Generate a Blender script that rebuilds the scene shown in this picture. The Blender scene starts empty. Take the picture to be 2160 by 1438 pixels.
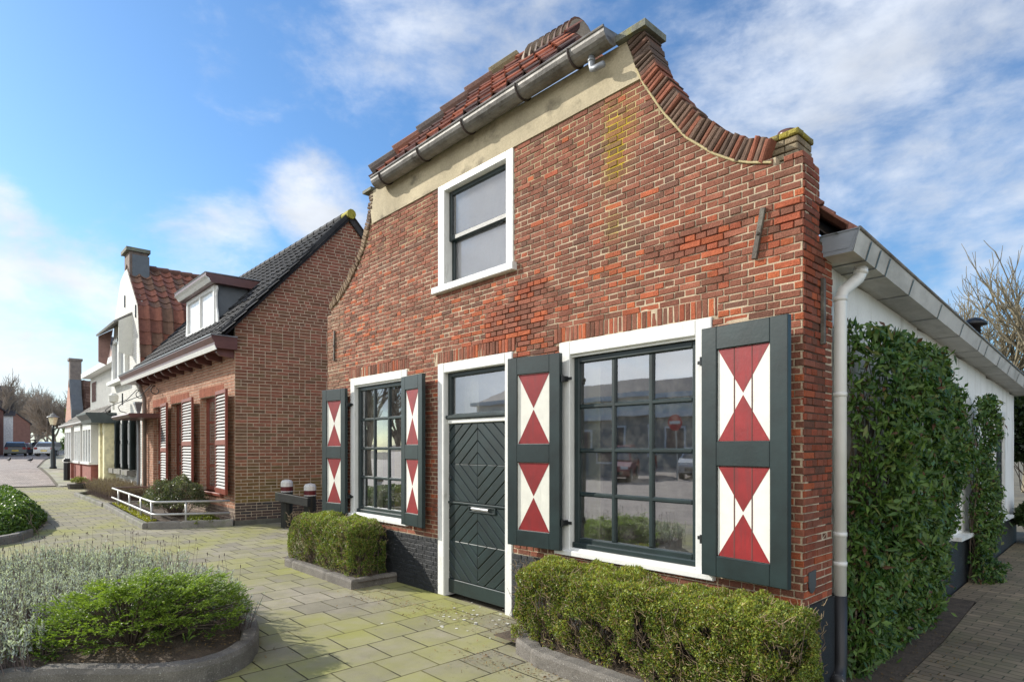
import bpy, math, random
import numpy as np
from mathutils import Vector, noise as mn
R = random.Random(7)
NR = np.random.RandomState(5)
S = bpy.context.scene
C = S.collection
# ------------------------------------------------------------------ camera model (pixel of the 2160x1438 photo -> point)
F_, T_, H_ = 1266.0, math.radians(47.26), 1.6
ct, st = math.cos(T_), math.sin(T_)
def ray(x, y):
    a = (x-1080)/F_
    return (a*ct-st, a*st+ct, (945.0-y)/F_)
def onY(x, y, Y):
    d = ray(x, y); k = Y/d[1]; return Vector((d[0]*k, Y, H_+d[2]*k))
def onX(x, y, X):
    d = ray(x, y); k = X/d[0]; return Vector((X, d[1]*k, H_+d[2]*k))
def onZ(x, y, Z=0.0):
    d = ray(x, y); k = (Z-H_)/d[2]; return Vector((d[0]*k, d[1]*k, Z))
def at(x, y, k):
    d = ray(x, y); return Vector((d[0]*k, d[1]*k, H_+d[2]*k))
def UX(x, Y=4.22): return onY(x, 945, Y).x
def gz(X, Y=0):                                   # terrain height
    z = 0.0
    if X < -30: z = 0.04*min(-X-30, 12)
    if X < -42: z += 0.01*min(-X-42, 32)
    if Y > 6 and X > -3: z += 0.03*min(Y-6, 8)
    return z
# ------------------------------------------------------------------ object helpers
def tag(o, label=None, cat=None, group=None, kind=None):
    if label: o['label'] = label
    if cat: o['category'] = cat
    if group: o['group'] = group
    if kind: o['kind'] = kind
    return o
def thing(name, loc, label, cat, group=None):
    o = bpy.data.objects.new(name, None); C.objects.link(o); o.location = loc
    o.empty_display_size = 0.2
    tag(o, label, cat, group); return o
def link(me, name, mats, parent=None):
    o = bpy.data.objects.new(name, me); C.objects.link(o)
    for m in (mats if isinstance(mats, (list, tuple)) else [mats]): me.materials.append(m)
    if parent is not None:
        o.parent = parent
        w = Vector((0, 0, 0)); p = parent
        while p is not None: w += p.location; p = p.parent
        o.matrix_parent_inverse.identity(); o.location = -w      # meshes are written in world coordinates
    return o
class MB:
    def __init__(s): s.v = []; s.f = []; s.m = []; s.c = []
    def add(s, vs, fs, mi=0, col=(1, 1, 1)):
        n = len(s.v); s.v += [tuple(p) for p in vs]
        for f in fs: s.f.append(tuple(i+n for i in f)); s.m.append(mi); s.c.append(col)
    def box(s, x0, x1, y0, y1, z0, z1, mi=0, col=(1, 1, 1)):
        s.add([(x0,y0,z0),(x1,y0,z0),(x1,y1,z0),(x0,y1,z0),(x0,y0,z1),(x1,y0,z1),(x1,y1,z1),(x0,y1,z1)],
              [(0,3,2,1),(4,5,6,7),(0,1,5,4),(1,2,6,5),(2,3,7,6),(3,0,4,7)], mi, col)
    def fbox(s, O, u, v, w, a0, a1, b0, b1, c0, c1, mi=0, col=(1, 1, 1), bev=0.0):
        O, u, v, w = Vector(O), Vector(u), Vector(v), Vector(w)
        P = lambda a, b, c: O+u*a+v*b+w*c
        if bev <= 0:
            s.add([P(a0,b0,c0),P(a1,b0,c0),P(a1,b1,c0),P(a0,b1,c0),P(a0,b0,c1),P(a1,b0,c1),P(a1,b1,c1),P(a0,b1,c1)],
              [(0,3,2,1),(4,5,6,7),(0,1,5,4),(1,2,6,5),(2,3,7,6),(3,0,4,7)], mi, col)
        else:                                    # outer face (c1) bevelled
            e = bev
            s.add([P(a0,b0,c0),P(a1,b0,c0),P(a1,b1,c0),P(a0,b1,c0),
                   P(a0,b0,c1-e),P(a1,b0,c1-e),P(a1,b1,c1-e),P(a0,b1,c1-e),
                   P(a0+e,b0+e,c1),P(a1-e,b0+e,c1),P(a1-e,b1-e,c1),P(a0+e,b1-e,c1)],
                  [(0,3,2,1),(0,1,5,4),(1,2,6,5),(2,3,7,6),(3,0,4,7),(4,5,9,8),(5,6,10,9),(6,7,11,10),(7,4,8,11),(8,9,10,11)], mi, col)
    def prism(s, pts, d, mi=0, col=(1, 1, 1)):   # pts: list of 3D points (planar), d: extrusion vector
        n = len(pts); d = Vector(d)
        s.add([Vector(p) for p in pts]+[Vector(p)+d for p in pts],
              [tuple(range(n))[::-1], tuple(range(n, 2*n))]+[(i, (i+1) % n, n+(i+1) % n, n+i) for i in range(n)], mi, col)
    def tube(s, pts, r, n=8, mi=0, col=(1, 1, 1), cap=True, arc=None):
        pts = [Vector(p) for p in pts]; rr = r if isinstance(r, (list, tuple)) else [r]*len(pts)
        base = len(s.v); prev = None
        for i, p in enumerate(pts):
            d = (pts[min(i+1, len(pts)-1)]-pts[max(i-1, 0)])
            if d.length < 1e-9: d = Vector((0, 0, 1))
            d.normalize()
            if prev is None:
                a = Vector((0, 0, 1)) if abs(d.z) < 0.9 else Vector((1, 0, 0))
                x = d.cross(a).normalized()
            else:
                x = (prev-d*prev.dot(d))
                x = x.normalized() if x.length > 1e-6 else d.orthogonal().normalized()
            prev = x; y = d.cross(x)
            for k in range(n):
                t = 2*math.pi*k/n; s.v.append(tuple(p+(x*math.cos(t)+y*math.sin(t))*rr[i]))
        for i in range(len(pts)-1):
            for k in range(n):
                a = base+i*n+k; b = base+i*n+(k+1) % n
                s.f.append((a, b, b+n, a+n)); s.m.append(mi); s.c.append(col)
        if cap:
            s.f.append(tuple(base+k for k in range(n))[::-1]); s.m.append(mi); s.c.append(col)
            e = base+(len(pts)-1)*n; s.f.append(tuple(e+k for k in range(n))); s.m.append(mi); s.c.append(col)
    def cyl(s, p, r, h, n=16, mi=0, col=(1, 1, 1), r2=None):
        p = Vector(p); s.tube([p, p+Vector((0, 0, h))], [r, r if r2 is None else r2], n, mi, col)
    def lathe(s, p, prof, n=16, mi=0, col=(1, 1, 1)):
        p = Vector(p); b = len(s.v)
        for (r, z) in prof:
            for k in range(n):
                t = 2*math.pi*k/n; s.v.append((p.x+r*math.cos(t), p.y+r*math.sin(t), p.z+z))
        for i in range(len(prof)-1):
            for k in range(n):
                a = b+i*n+k; c = b+i*n+(k+1) % n
                s.f.append((a, c, c+n, a+n)); s.m.append(mi); s.c.append(col)
        s.f.append(tuple(b+k for k in range(n))[::-1]); s.m.append(mi); s.c.append(col)
        e = b+(len(prof)-1)*n; s.f.append(tuple(e+k for k in range(n))); s.m.append(mi); s.c.append(col)
    def build(s, name, mats, parent=None, smooth=False):
        me = bpy.data.meshes.new(name); me.from_pydata(s.v, [], s.f)
        me.polygons.foreach_set('material_index', s.m)
        at_ = me.attributes.new('Col', 'FLOAT_COLOR', 'FACE')
        at_.data.foreach_set('color', [x for c in s.c for x in (c[0], c[1], c[2], 1.0)])
        if smooth: me.polygons.foreach_set('use_smooth', [True]*len(s.f))
        me.update()
        return link(me, name, mats, parent)
def npmesh(name, V, F, mats, parent=None, col=None, smooth=False, vn=4):
    me = bpy.data.meshes.new(name); nv, nf = len(V), len(F)
    me.vertices.add(nv); me.vertices.foreach_set('co', np.asarray(V, dtype=np.float32).ravel())
    me.loops.add(nf*vn); me.loops.foreach_set('vertex_index', np.asarray(F, dtype=np.int32).ravel())
    me.polygons.add(nf); me.polygons.foreach_set('loop_start', np.arange(nf, dtype=np.int32)*vn)
    if smooth: me.polygons.foreach_set('use_smooth', np.ones(nf, dtype=bool))
    if col is not None:
        a = me.attributes.new('Col', 'FLOAT_COLOR', 'FACE')
        c4 = np.ones((nf, 4), dtype=np.float32); c4[:, :3] = col; a.data.foreach_set('color', c4.ravel())
    me.update(calc_edges=True); me.validate()
    return link(me, name, mats, parent)
def copy_tree(o, parent=None, label=None):
    c = o.copy(); C.objects.link(c)
    if parent is not None: c.parent = parent
    if label: c['label'] = label
    for ch in list(o.children): copy_tree(ch, c)
    return c
# ------------------------------------------------------------------ materials
def newmat(name):
    m = bpy.data.materials.new(name); m.use_nodes = True
    nt = m.node_tree; b = nt.nodes['Principled BSDF']; return m, nt, b
def N(nt, t, **k):
    n = nt.nodes.new(t)
    for a, v in k.items():
        if a.startswith('i_'): n.inputs[a[2:].replace('_', ' ')].default_value = v
        else: setattr(n, a, v)
    return n
def mixc(nt, a, b, f, mode='MIX'):
    n = nt.nodes.new('ShaderNodeMix'); n.data_type = 'RGBA'; n.blend_type = mode
    for sock, v in ((n.inputs[0], f), (n.inputs[6], a), (n.inputs[7], b)):
        if isinstance(v, bpy.types.NodeSocket): nt.links.new(v, sock)
        elif isinstance(v, (int, float)): sock.default_value = v
        else: sock.default_value = (*v[:3], 1)
    return n.outputs[2]
def ramp(nt, sock, pts):
    r = nt.nodes.new('ShaderNodeValToRGB'); e = r.color_ramp.elements
    while len(e) < len(pts): e.new(0.5)
    for i, (p, c) in enumerate(pts):
        e[i].position = p; e[i].color = (c, c, c, 1) if isinstance(c, (int, float)) else (*c, 1)
    nt.links.new(sock, r.inputs[0]); return r.outputs[0]
def noise(nt, vec, scale, detail=4, rough=.55, dist=0.0):
    n = N(nt, 'ShaderNodeTexNoise'); n.inputs['Scale'].default_value = scale
    n.inputs['Detail'].default_value = detail; n.inputs['Roughness'].default_value = rough; n.inputs['Distortion'].default_value = dist
    nt.links.new(vec, n.inputs['Vector']); return n.outputs[0]
def geo(nt): return N(nt, 'ShaderNodeNewGeometry').outputs['Position']
def scaled(nt, vec, s):
    n = N(nt, 'ShaderNodeMapping'); n.inputs['Scale'].default_value = s; nt.links.new(vec, n.inputs['Vector']); return n.outputs[0]
def bump(nt, b, h, strength, dist, prev=None):
    n = N(nt, 'ShaderNodeBump'); n.inputs['Strength'].default_value = strength; n.inputs['Distance'].default_value = dist
    nt.links.new(h, n.inputs['Height'])
    if prev is not None: nt.links.new(prev, n.inputs['Normal'])
    nt.links.new(n.outputs[0], b.inputs['Normal']); return n.outputs[0]
def mat(name, col=None, rough=.6, metal=0.0, var=.25, vs=6.0, bmp=0.0, bs=60.0, attr=False, dirt=None, dirts=(3, 3, 3), dirtr=(.5, .7), spec=.5, fine=.0):
    """noise varied material; attr = multiply by the Col attribute; dirt = second colour in noise patches"""
    m, nt, b = newmat(name); P = geo(nt)
    if attr:
        a = N(nt, 'ShaderNodeAttribute', attribute_name='Col').outputs['Color']
        base = mixc(nt, a, col or (1, 1, 1), 1.0, 'MULTIPLY')
    else:
        base = mixc(nt, col, col, 0.0)
    n1 = noise(nt, P, vs, 5, .6)
    v = ramp(nt, n1, [(.3, 1-var), (.7, 1+var*0.8)])
    base = mixc(nt, base, v, 1.0, 'MULTIPLY')
    if fine:
        v2 = ramp(nt, noise(nt, P, bs*1.3, 3, .7), [(.3, 1-fine), (.7, 1+fine)])
        base = mixc(nt, base, v2, 1.0, 'MULTIPLY')
    if dirt is not None:
        dm = ramp(nt, noise(nt, scaled(nt, P, dirts), 1.0, 7, .65), [(dirtr[0], 0.0), (dirtr[1], 1.0)])
        base = mixc(nt, base, dirt, dm)
    nt.links.new(base, b.inputs['Base Color'])
    b.inputs['Roughness'].default_value = rough; b.inputs['Metallic'].default_value = metal
    b.inputs['Specular IOR Level'].default_value = spec
    if bmp: bump(nt, b, noise(nt, P, bs, 6, .65), bmp, .01)
    return m
def leafmat(name, rough=.45, trans=.35, spec=.4):
    m, nt, b = newmat(name)
    a = N(nt, 'ShaderNodeAttribute', attribute_name='Col').outputs['Color']
    nt.links.new(a, b.inputs['Base Color']); b.inputs['Roughness'].default_value = rough
    b.inputs['Specular IOR Level'].default_value = spec
    t = N(nt, 'ShaderNodeBsdfTranslucent'); tc = mixc(nt, a, (1.3, 1.4, .6), 1.0, 'MULTIPLY'); nt.links.new(tc, t.inputs[0])
    mx = N(nt, 'ShaderNodeMixShader'); mx.inputs[0].default_value = trans
    nt.links.new(b.outputs[0], mx.inputs[1]); nt.links.new(t.outputs[0], mx.inputs[2])
    nt.links.new(mx.outputs[0], nt.nodes['Material Output'].inputs[0]); return m
def glassmat(name, refl=.25, tint=(.75, .8, .78), wob=.007, ws=2.5):
    m, nt, b = newmat(name); nt.nodes.remove(b)
    g = N(nt, 'ShaderNodeBsdfGlossy'); g.inputs['Roughness'].default_value = .015; g.inputs[0].default_value = (.92, .95, 1, 1)
    t = N(nt, 'ShaderNodeBsdfTransparent'); t.inputs[0].default_value = (*tint, 1)
    fr = N(nt, 'ShaderNodeFresnel'); fr.inputs[0].default_value = 1.5
    ma = N(nt, 'ShaderNodeMath', operation='ADD', use_clamp=True); nt.links.new(fr.outputs[0], ma.inputs[0]); ma.inputs[1].default_value = refl
    bp = N(nt, 'ShaderNodeBump'); bp.inputs['Strength'].default_value = wob; bp.inputs['Distance'].default_value = .05
    nt.links.new(noise(nt, geo(nt), ws, 2), bp.inputs['Height']); nt.links.new(bp.outputs[0], g.inputs['Normal'])
    mx = N(nt, 'ShaderNodeMixShader'); nt.links.new(ma.outputs[0], mx.inputs[0])
    nt.links.new(t.outputs[0], mx.inputs[1]); nt.links.new(g.outputs[0], mx.inputs[2])
    # dust film
    d = N(nt, 'ShaderNodeBsdfDiffuse'); d.inputs[0].default_value = (.55, .53, .48, 1)
    dm = ramp(nt, noise(nt, geo(nt), 9, 6, .75), [(.45, .02), (.85, .16)])
    mx2 = N(nt, 'ShaderNodeMixShader'); nt.links.new(dm, mx2.inputs[0])
    nt.links.new(mx.outputs[0], mx2.inputs[1]); nt.links.new(d.outputs[0], mx2.inputs[2])
    nt.links.new(mx2.outputs[0], nt.nodes['Material Output'].inputs[0]); return m
M = {}
M['brick'] = mat('brick_clay', (1, 1, 1), .9, var=.18, vs=14, bmp=.9, bs=90, attr=True, fine=.22, spec=.2)
M['mortar'] = mat('lime_mortar', (1, 1, 1), .95, var=.2, vs=10, bmp=.6, bs=120, attr=True, fine=.15, spec=.1)
M['tarred'] = mat('tarred_brick', (.012, .014, .017), .6, var=.35, vs=7, bmp=.8, bs=70, dirt=(.16, .15, .14), dirts=(13, 13, 9), dirtr=(.72, .76), fine=.25)
M['render'] = mat('cement_render', (.44, .38, .26), .9, var=.25, vs=2.2, bmp=.35, bs=50, dirt=(.16, .14, .10), dirts=(2.5, 2.5, 3.4), dirtr=(.54, .70), fine=.12, spec=.2)
M['white'] = mat('white_paint', (.70, .70, .67), .45, var=.07, vs=7, bmp=.25, bs=45, dirt=(.38, .37, .32), dirts=(14, 14, 3.5), dirtr=(.58, .80))
M['whitep'] = mat('white_panel_paint', (.68, .67, .60), .45, var=.08, vs=9, bmp=.15, bs=45, dirt=(.45, .44, .38), dirts=(24, 24, 2), dirtr=(.6, .85))
M['green'] = mat('dark_green_paint', (.0105, .0225, .0235), .42, var=.4, vs=4, bmp=.10, bs=30, dirt=(.05, .07, .07), dirts=(22, 22, 5), dirtr=(.66, .80), fine=.06)
M['red'] = mat('red_paint', (.225, .012, .014), .45, var=.2, vs=6, bmp=.12, bs=30, dirt=(.15, .02, .022), dirts=(26, 26, 2), dirtr=(.5, .75))
M['iron'] = mat('weathered_iron', (.085, .07, .055), .7, var=.4, vs=15, bmp=.5, bs=80, dirt=(.16, .15, .12), dirts=(9, 9, 9), dirtr=(.5, .65))
M['black'] = mat('black_paint', (.012, .014, .015), .4, var=.2)
M['zinc'] = mat('aged_zinc', (.20, .19, .175), .5, .35, var=.35, vs=5, bmp=.2, bs=25, dirt=(.07, .06, .05), dirts=(6, 6, 14), dirtr=(.5, .72), fine=.1)
M['zincd'] = mat('zinc_strap', (.05, .035, .03), .6, .2, var=.3)
M['zincl'] = mat('pale_zinc', (.24, .26, .28), .5, .3, var=.2, vs=6, bmp=.1)
M['pvc'] = mat('grey_white_pipe', (.66, .66, .63), .35, var=.08, vs=4, dirt=(.40, .38, .33), dirts=(6, 6, 2), dirtr=(.55, .85))
M['soffit'] = mat('soffit_boards', (.52, .50, .46), .7, var=.12, vs=4, dirt=(.25, .24, .21), dirts=(3, 1.3, 3), dirtr=(.5, .8))
M['plaster'] = mat('white_plaster', (.80, .79, .75), .8, var=.06, vs=2, bmp=.25, bs=30, dirt=(.42, .40, .34), dirts=(5, 5, .7), dirtr=(.52, .80), fine=.04)
M['tile'] = mat('clay_tile', (1, 1, 1), .8, var=.25, vs=9, bmp=.5, bs=50, attr=True, fine=.2, spec=.3)
M['stone'] = mat('mossy_capstone', (.17, .175, .14), .9, var=.35, vs=8, bmp=.8, bs=40, dirt=(.22, .21, .07), dirts=(7, 7, 7), dirtr=(.56, .66), fine=.2)
M['concrete'] = mat('kerb_concrete', (.21, .20, .175), .9, var=.25, vs=4, bmp=.5, bs=60, dirt=(.12, .14, .05), dirts=(3, 3, 3), dirtr=(.5, .75), fine=.25)
M['glass'] = glassmat('old_window_glass', .34)
M['glass_up'] = glassmat('upper_window_glass', .12, tint=(.95, .95, .95), wob=.01)
M['dark'] = mat('dark_interior', (.05, .045, .04), .9)
M['blind'] = mat('pale_blind', (.78, .77, .77), .9, var=.05)
M['cream'] = mat('cream_interior', (.62, .55, .38), .9, var=.1)
M['amber'] = mat('amber_curtain', (.50, .33, .08), .9, var=.25, vs=3)
M['soil'] = mat('dark_soil', (.085, .062, .042), .95, var=.4, vs=12, bmp=1, bs=60, dirt=(.16, .12, .08), dirts=(30, 30, 30), dirtr=(.6, .7), fine=.3)
M['leaf'] = leafmat('small_leaf'); M['gloss_leaf'] = leafmat('glossy_leaf', .42, .25, .30)
M['dry'] = leafmat('dry_leaf', .8, .3, .1)
M['bark'] = mat('bark', (.11, .085, .06), .9, var=.35, vs=12, bmp=.6, bs=50)
M['twig'] = mat('twig_bark', (.15, .11, .085), .9, var=.25, vs=9)
# ------------------------------------------------------------------ brickwork with real bricks
def lerp(a, b, t): return tuple(x+(y-x)*t for x, y in zip(a, b))
def interp(pts, x):
    if x <= pts[0][0]: return pts[0][1]
    for (a, b), (c, d) in zip(pts, pts[1:]):
        if x <= c: return b+(d-b)*(x-a)/(c-a)
    return pts[-1][1]
def one_brick(mb, O, u, n, a0, a1, b0, b1, dep, back, e, col, mi=0, jit=.0015, w=None):
    """brick filling [a0,a1]x[b0,b1] of the plane O,u,w ; front at dep along n, back at -back; e worn edge"""
    w = w or Vector((0, 0, 1)); j = lambda: R.uniform(-jit, jit)
    P = lambda a, b, c: O+u*a+w*b+n*c
    q = [(a0, b0), (a1, b0), (a1, b1), (a0, b1)]
    rim = [(a+j(), b+j()) for a, b in q]
    sx = [1, -1, -1, 1]; sz = [1, 1, -1, -1]
    ins = [(rim[k][0]+sx[k]*e*R.uniform(.5, 1.5), rim[k][1]+sz[k]*e*R.uniform(.5, 1.4), dep+R.uniform(-.0015, .0015)) for k in range(4)]
    vs = [P(a, b, -back) for a, b in rim]+[P(a, b, dep-e*.8) for a, b in rim]+[P(a, b, c) for a, b, c in ins]
    mb.add(vs, [(0,1,5,4),(1,2,6,5),(2,3,7,6),(3,0,4,7),(4,5,9,8),(5,6,10,9),(6,7,11,10),(7,4,8,11),(8,9,10,11)], mi, col)
def brickwork(mb, O, u, n, z0, z1, course, jt, L, ivals, colf, bond='english', dep=.006, rough=.0025, back=.02, e=.004, mi=0, start=0.0, phase=0):
    O, u, n = Vector(O), Vector(u), Vector(n)
    nz = int(round((z1-z0)/course)); k = 0
    for i in range(nz):
        za, zb = z0+i*course+jt*.5, z0+(i+1)*course-jt*.5
        zc = (za+zb)/2
        for (ua, ub) in ivals(zc):
            if ub-ua < .015: continue
            if bond == 'english':
                step = (L+jt) if (i+phase) % 2 == 0 else (L-jt)/2+jt
                off = 0 if (i+phase) % 2 == 0 else step/2
                x = math.floor((ua-start-off)/step)*step+start+off
                cuts = []
                while x < ub: cuts.append((x, x+step)); x += step
            else:
                x = math.floor((ua-start)/(L*1.5))*(L*1.5)+start+((i*37) % 11)/11*L; x = min(x, ua); cuts = []
                rr = random.Random(i*13+int(start*10))
                while x < ub:
                    s_ = (L+jt) if rr.random() < .68 else (L-jt)/2+jt
                    cuts.append((x, x+s_)); x += s_
            for (a, b) in cuts:
                a_, b_ = max(a, ua), min(b, ub)
                if b_-a_ < .022: continue
                wob = mn.noise(Vector(((a_+b_)*.6, zc*3, 0)))*.003
                one_brick(mb, O, u, n, a_+jt*.5, b_-jt*.5, za+wob, zb+wob, dep+R.uniform(-rough, rough), back, e, colf((a_+b_)/2, zc), mi)
def subtract(iv, cuts):
    out = iv
    for (a, b) in cuts:
        nx = []
        for (p, q) in out:
            if b <= p or a >= q: nx.append((p, q)); continue
            if a > p: nx.append((p, a))
            if b < q: nx.append((b, q))
        out = nx
    return out
def cellwall(mb, O, u, n, us, zs, inside, thick, disp, mi, colf):
    O, u, n = Vector(O), Vector(u), Vector(n); w = Vector((0, 0, 1))
    nu, nz = len(us)-1, len(zs)-1
    ok = [[inside((us[i]+us[i+1])/2, (zs[j]+zs[j+1])/2) for j in range(nz)] for i in range(nu)]
    fr = {}; bk = {}
    def vf(i, j):
        if (i, j) not in fr:
            fr[(i, j)] = len(mb.v); mb.v.append(tuple(O+u*us[i]+w*zs[j]+n*disp(us[i], zs[j])))
        return fr[(i, j)]
    def vb(i, j):
        if (i, j) not in bk:
            bk[(i, j)] = len(mb.v); mb.v.append(tuple(O+u*us[i]+w*zs[j]-n*thick))
        return bk[(i, j)]
    def face(f, c): mb.f.append(f); mb.m.append(mi); mb.c.append(c)
    for i in range(nu):
        for j in range(nz):
            if not ok[i][j]: continue
            c = colf((us[i]+us[i+1])/2, (zs[j]+zs[j+1])/2)
            face((vf(i,j), vf(i+1,j), vf(i+1,j+1), vf(i,j+1)), c)
            face((vb(i,j), vb(i,j+1), vb(i+1,j+1), vb(i+1,j)), c)
            if i == 0 or not ok[i-1][j]: face((vf(i,j), vf(i,j+1), vb(i,j+1), vb(i,j)), c)
            if i == nu-1 or not ok[i+1][j]: face((vf(i+1,j), vb(i+1,j), vb(i+1,j+1), vf(i+1,j+1)), c)
            if j == 0 or not ok[i][j-1]: face((vf(i,j), vb(i,j), vb(i+1,j), vf(i+1,j)), c)
            if j == nz-1 or not ok[i][j+1]: face((vf(i,j+1), vf(i+1,j+1), vb(i+1,j+1), vb(i,j+1)), c)
def breaks(a, b, step, extra):
    xs = sorted(set([a, b]+[e for e in extra if a < e < b])); out = []
    for p, q in zip(xs, xs[1:]):
        k = max(1, int(math.ceil((q-p)/step))); out += [p+(q-p)*i/k for i in range(k)]
    return out+[b]
def pantiles(mb, P0, U, V, nu, nv, tw, th, amp=.035, step=.03, colf=None, keep=None, mi=0, kind='s'):
    """rows of overlapping tiles: U along the eave, V up the slope"""
    P0, U, V = Vector(P0), Vector(U).normalized(), Vector(V).normalized(); n = U.cross(V).normalized()
    if n.z < 0: n = -n
    if kind == 's': prof = [(0, .55), (.12, .2), (.3, -.25), (.5, -.45), (.68, -.1), (.8, .6), (.9, 1.0), (1.0, .75)]
    else: prof = [(0, .0), (.1, .05), (.16, -.1), (.45, -.1), (.62, -.1), (.7, .35), (.85, .5), (1.0, .3)]
    for j in range(nv):
        for i in range(nu):
            uc, vc = (i+.5)*tw, (j+.5)*th
            if keep and not keep(uc, vc): continue
            c = colf(i, j); dz = R.uniform(-.004, .004); du = R.uniform(-.004, .004)
            k = len(prof)
            lo = [P0+U*(i*tw+p*tw*1.03+du)+V*(j*th-.02)+n*(h*amp+step+dz) for p, h in prof]
            hi = [P0+U*(i*tw+p*tw*1.03+du)+V*((j+1)*th+.02)+n*(h*amp+dz) for p, h in prof]
            un = [q-n*.016 for q in lo]
            b = len(mb.v); mb.v += [tuple(q) for q in lo+hi+un]
            for a in range(k-1):
                mb.f.append((b+a, b+a+1, b+k+a+1, b+k+a)); mb.m.append(mi); mb.c.append(c)
                mb.f.append((b+2*k+a, b+2*k+a+1, b+a+1, b+a)); mb.m.append(mi); mb.c.append(c)
            mb.f.append((b+k-1, b+3*k-1, b+2*k-1)); mb.m.append(mi); mb.c.append(c)
            mb.f.append((b, b+2*k, b+k)); mb.m.append(mi); mb.c.append(c)
# ------------------------------------------------------------------ THE OLD SHUTTERED HOUSE
D = 3.884
XL, XR = -8.10, -1.515
X_, Y_, Z_ = Vector((1, 0, 0)), Vector((0, 1, 0)), Vector((0, 0, 1))
house = thing('brick_house', (-4.8, D, 0), 'old red brick house with a curved bell gable and red and white diamond shutters', 'house')
outR_out = [(3.50, -1.64), (3.579, -1.742), (3.716, -1.936), (3.895, -2.145), (4.158, -2.370), (4.40, -2.52), (4.55, -2.555), (4.86, -2.56)]
outR_in = [(3.40, -1.50), (3.464, -1.767), (3.533, -1.936), (3.649, -2.109), (3.849, -2.331), (4.12, -2.53), (4.411, -2.703), (4.548, -2.764), (4.66, -2.80), (4.80, -2.85)]
outL_out = [(3.546, -8.10), (3.63, -7.88), (3.75, -7.64), (3.93, -7.40), (4.13, -7.175), (4.343, -7.04), (4.535, -6.95), (4.872, -6.88)]
OPEN = [(-7.40, -6.02, .70, 2.53), (-5.40, -4.195, -.1, 2.52), (-3.59, -2.14, .69, 2.52), (-5.39, -4.18, 3.31, 4.46)]
ARCH = [(-7.46, -5.98, 2.53, 2.665), (-5.47, -4.15, 2.52, 2.655), (-3.66, -2.10, 2.52, 2.655)]
def edgeR(z): return XR if z < 3.43 else interp(outR_in, z)+.03
def edgeL(z): return XL if z < 3.50 else interp(outL_out, z)+.11
def inwall(x, z):
    if not (edgeL(z) < x < edgeR(z)) or z > 4.79: return False
    return not any(a < x < b and c < z < d for a, b, c, d in OPEN)
def ivals(z):
    cuts = [(a, b) for a, b, c, d in OPEN+ARCH if c-.004 < z < d+.004]
    return subtract([(edgeL(z)+.01, edgeR(z)-.0)], cuts)
def erode(x, z):
    v = mn.noise(Vector((x*1.1, z*1.6, 3.1)))*.9+mn.noise(Vector((x*5, z*7, 1.1)))*.5
    if 2.45 < z < 3.15 and x > -4.6: v += .42
    if z < 1.4: v -= .1
    if z > 3.4: v -= .35
    if x < -5.5: v -= .15
    return max(0.0, min(1.0, (v-.42)*2.4))
def lichen(x, z):
    d = abs(x+2.98+.10*mn.noise(Vector((z*2.3, 3, 1))))
    return max(0, 1-d/.22)**1.3*max(0, min(1, (z-2.9)*.9))*max(0, .25+1.3*mn.noise(Vector((x*9, z*4, 7))+Vector((0, 0, 0)))+.35*R.random()+(.4 if z > 3.75 else 0))
PAL = [(.185, .080, .052), (.225, .088, .058), (.29, .106, .066), (.31, .086, .048), (.155, .078, .056), (.41, .112, .048)]
def bcol(x, z):
    r = R.random(); v = mn.noise(Vector((x*.8, z*1.1, 9.3)))
    hot = .5+v*.6+(.5 if (2.3 < z < 3.2 and x > -5.2) else 0)-(.35 if z > 3.4 and x > -4.2 else 0)
    if r < .22-hot*.12: c = lerp(PAL[0], PAL[4], R.random())
    elif r < .62-hot*.2: c = lerp(PAL[0], PAL[1], R.random()*.9+.1)
    elif r < 1.0-hot*.22: c = lerp(PAL[1], PAL[2], R.random())
    else: c = lerp(PAL[3], PAL[5], R.random())
    l = lichen(x, z)*.35
    c = lerp(c, (.26, .21, .04), min(.8, l))
    if x < -7.6: c = lerp(c, (.24, .17, .11), .35)
    k = R.uniform(.85, 1.15)
    return (c[0]*k, c[1]*k, c[2]*k)
def mcol(x, z):
    c = (.50, .41, .29); e = erode(x, z)
    if z > 4.0: c = (.44, .36, .22)
    c = lerp(c, (.10, .055, .04), e*.9)
    return lerp(c, (.48, .36, .04), min(1, lichen(x, z)*1.3))
mb = MB()
O0 = Vector((0, D, 0)); nF = -Y_
brickwork(mb, O0, X_, nF, .605, 4.455, .0487, .0078, .165, ivals, bcol, dep=.0, e=.0035, rough=.0035, start=XL)
xs = breaks(XL+.012, XR-.012, .06, [v for o in OPEN for v in o[:2]]); zs = breaks(0, 4.85, .06, [.6]+[v for o in OPEN for v in o[2:]])
cellwall(mb, O0, X_, nF, xs, zs, inwall, .26, lambda x, z: -.0045-.016*erode(x, z), 1, mcol)
for a, b, c, d in ARCH:                                   # soldier courses over the openings
    x = a
    while x < b-.02:
        w_ = R.uniform(.043, .05)
        one_brick(mb, O0, X_, nF, x+.003, min(x+w_, b)-.003, c+.006, d-.004, R.uniform(-.004, .003), .02, .004, bcol(x, 2.9), 0)
        x += w_
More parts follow.
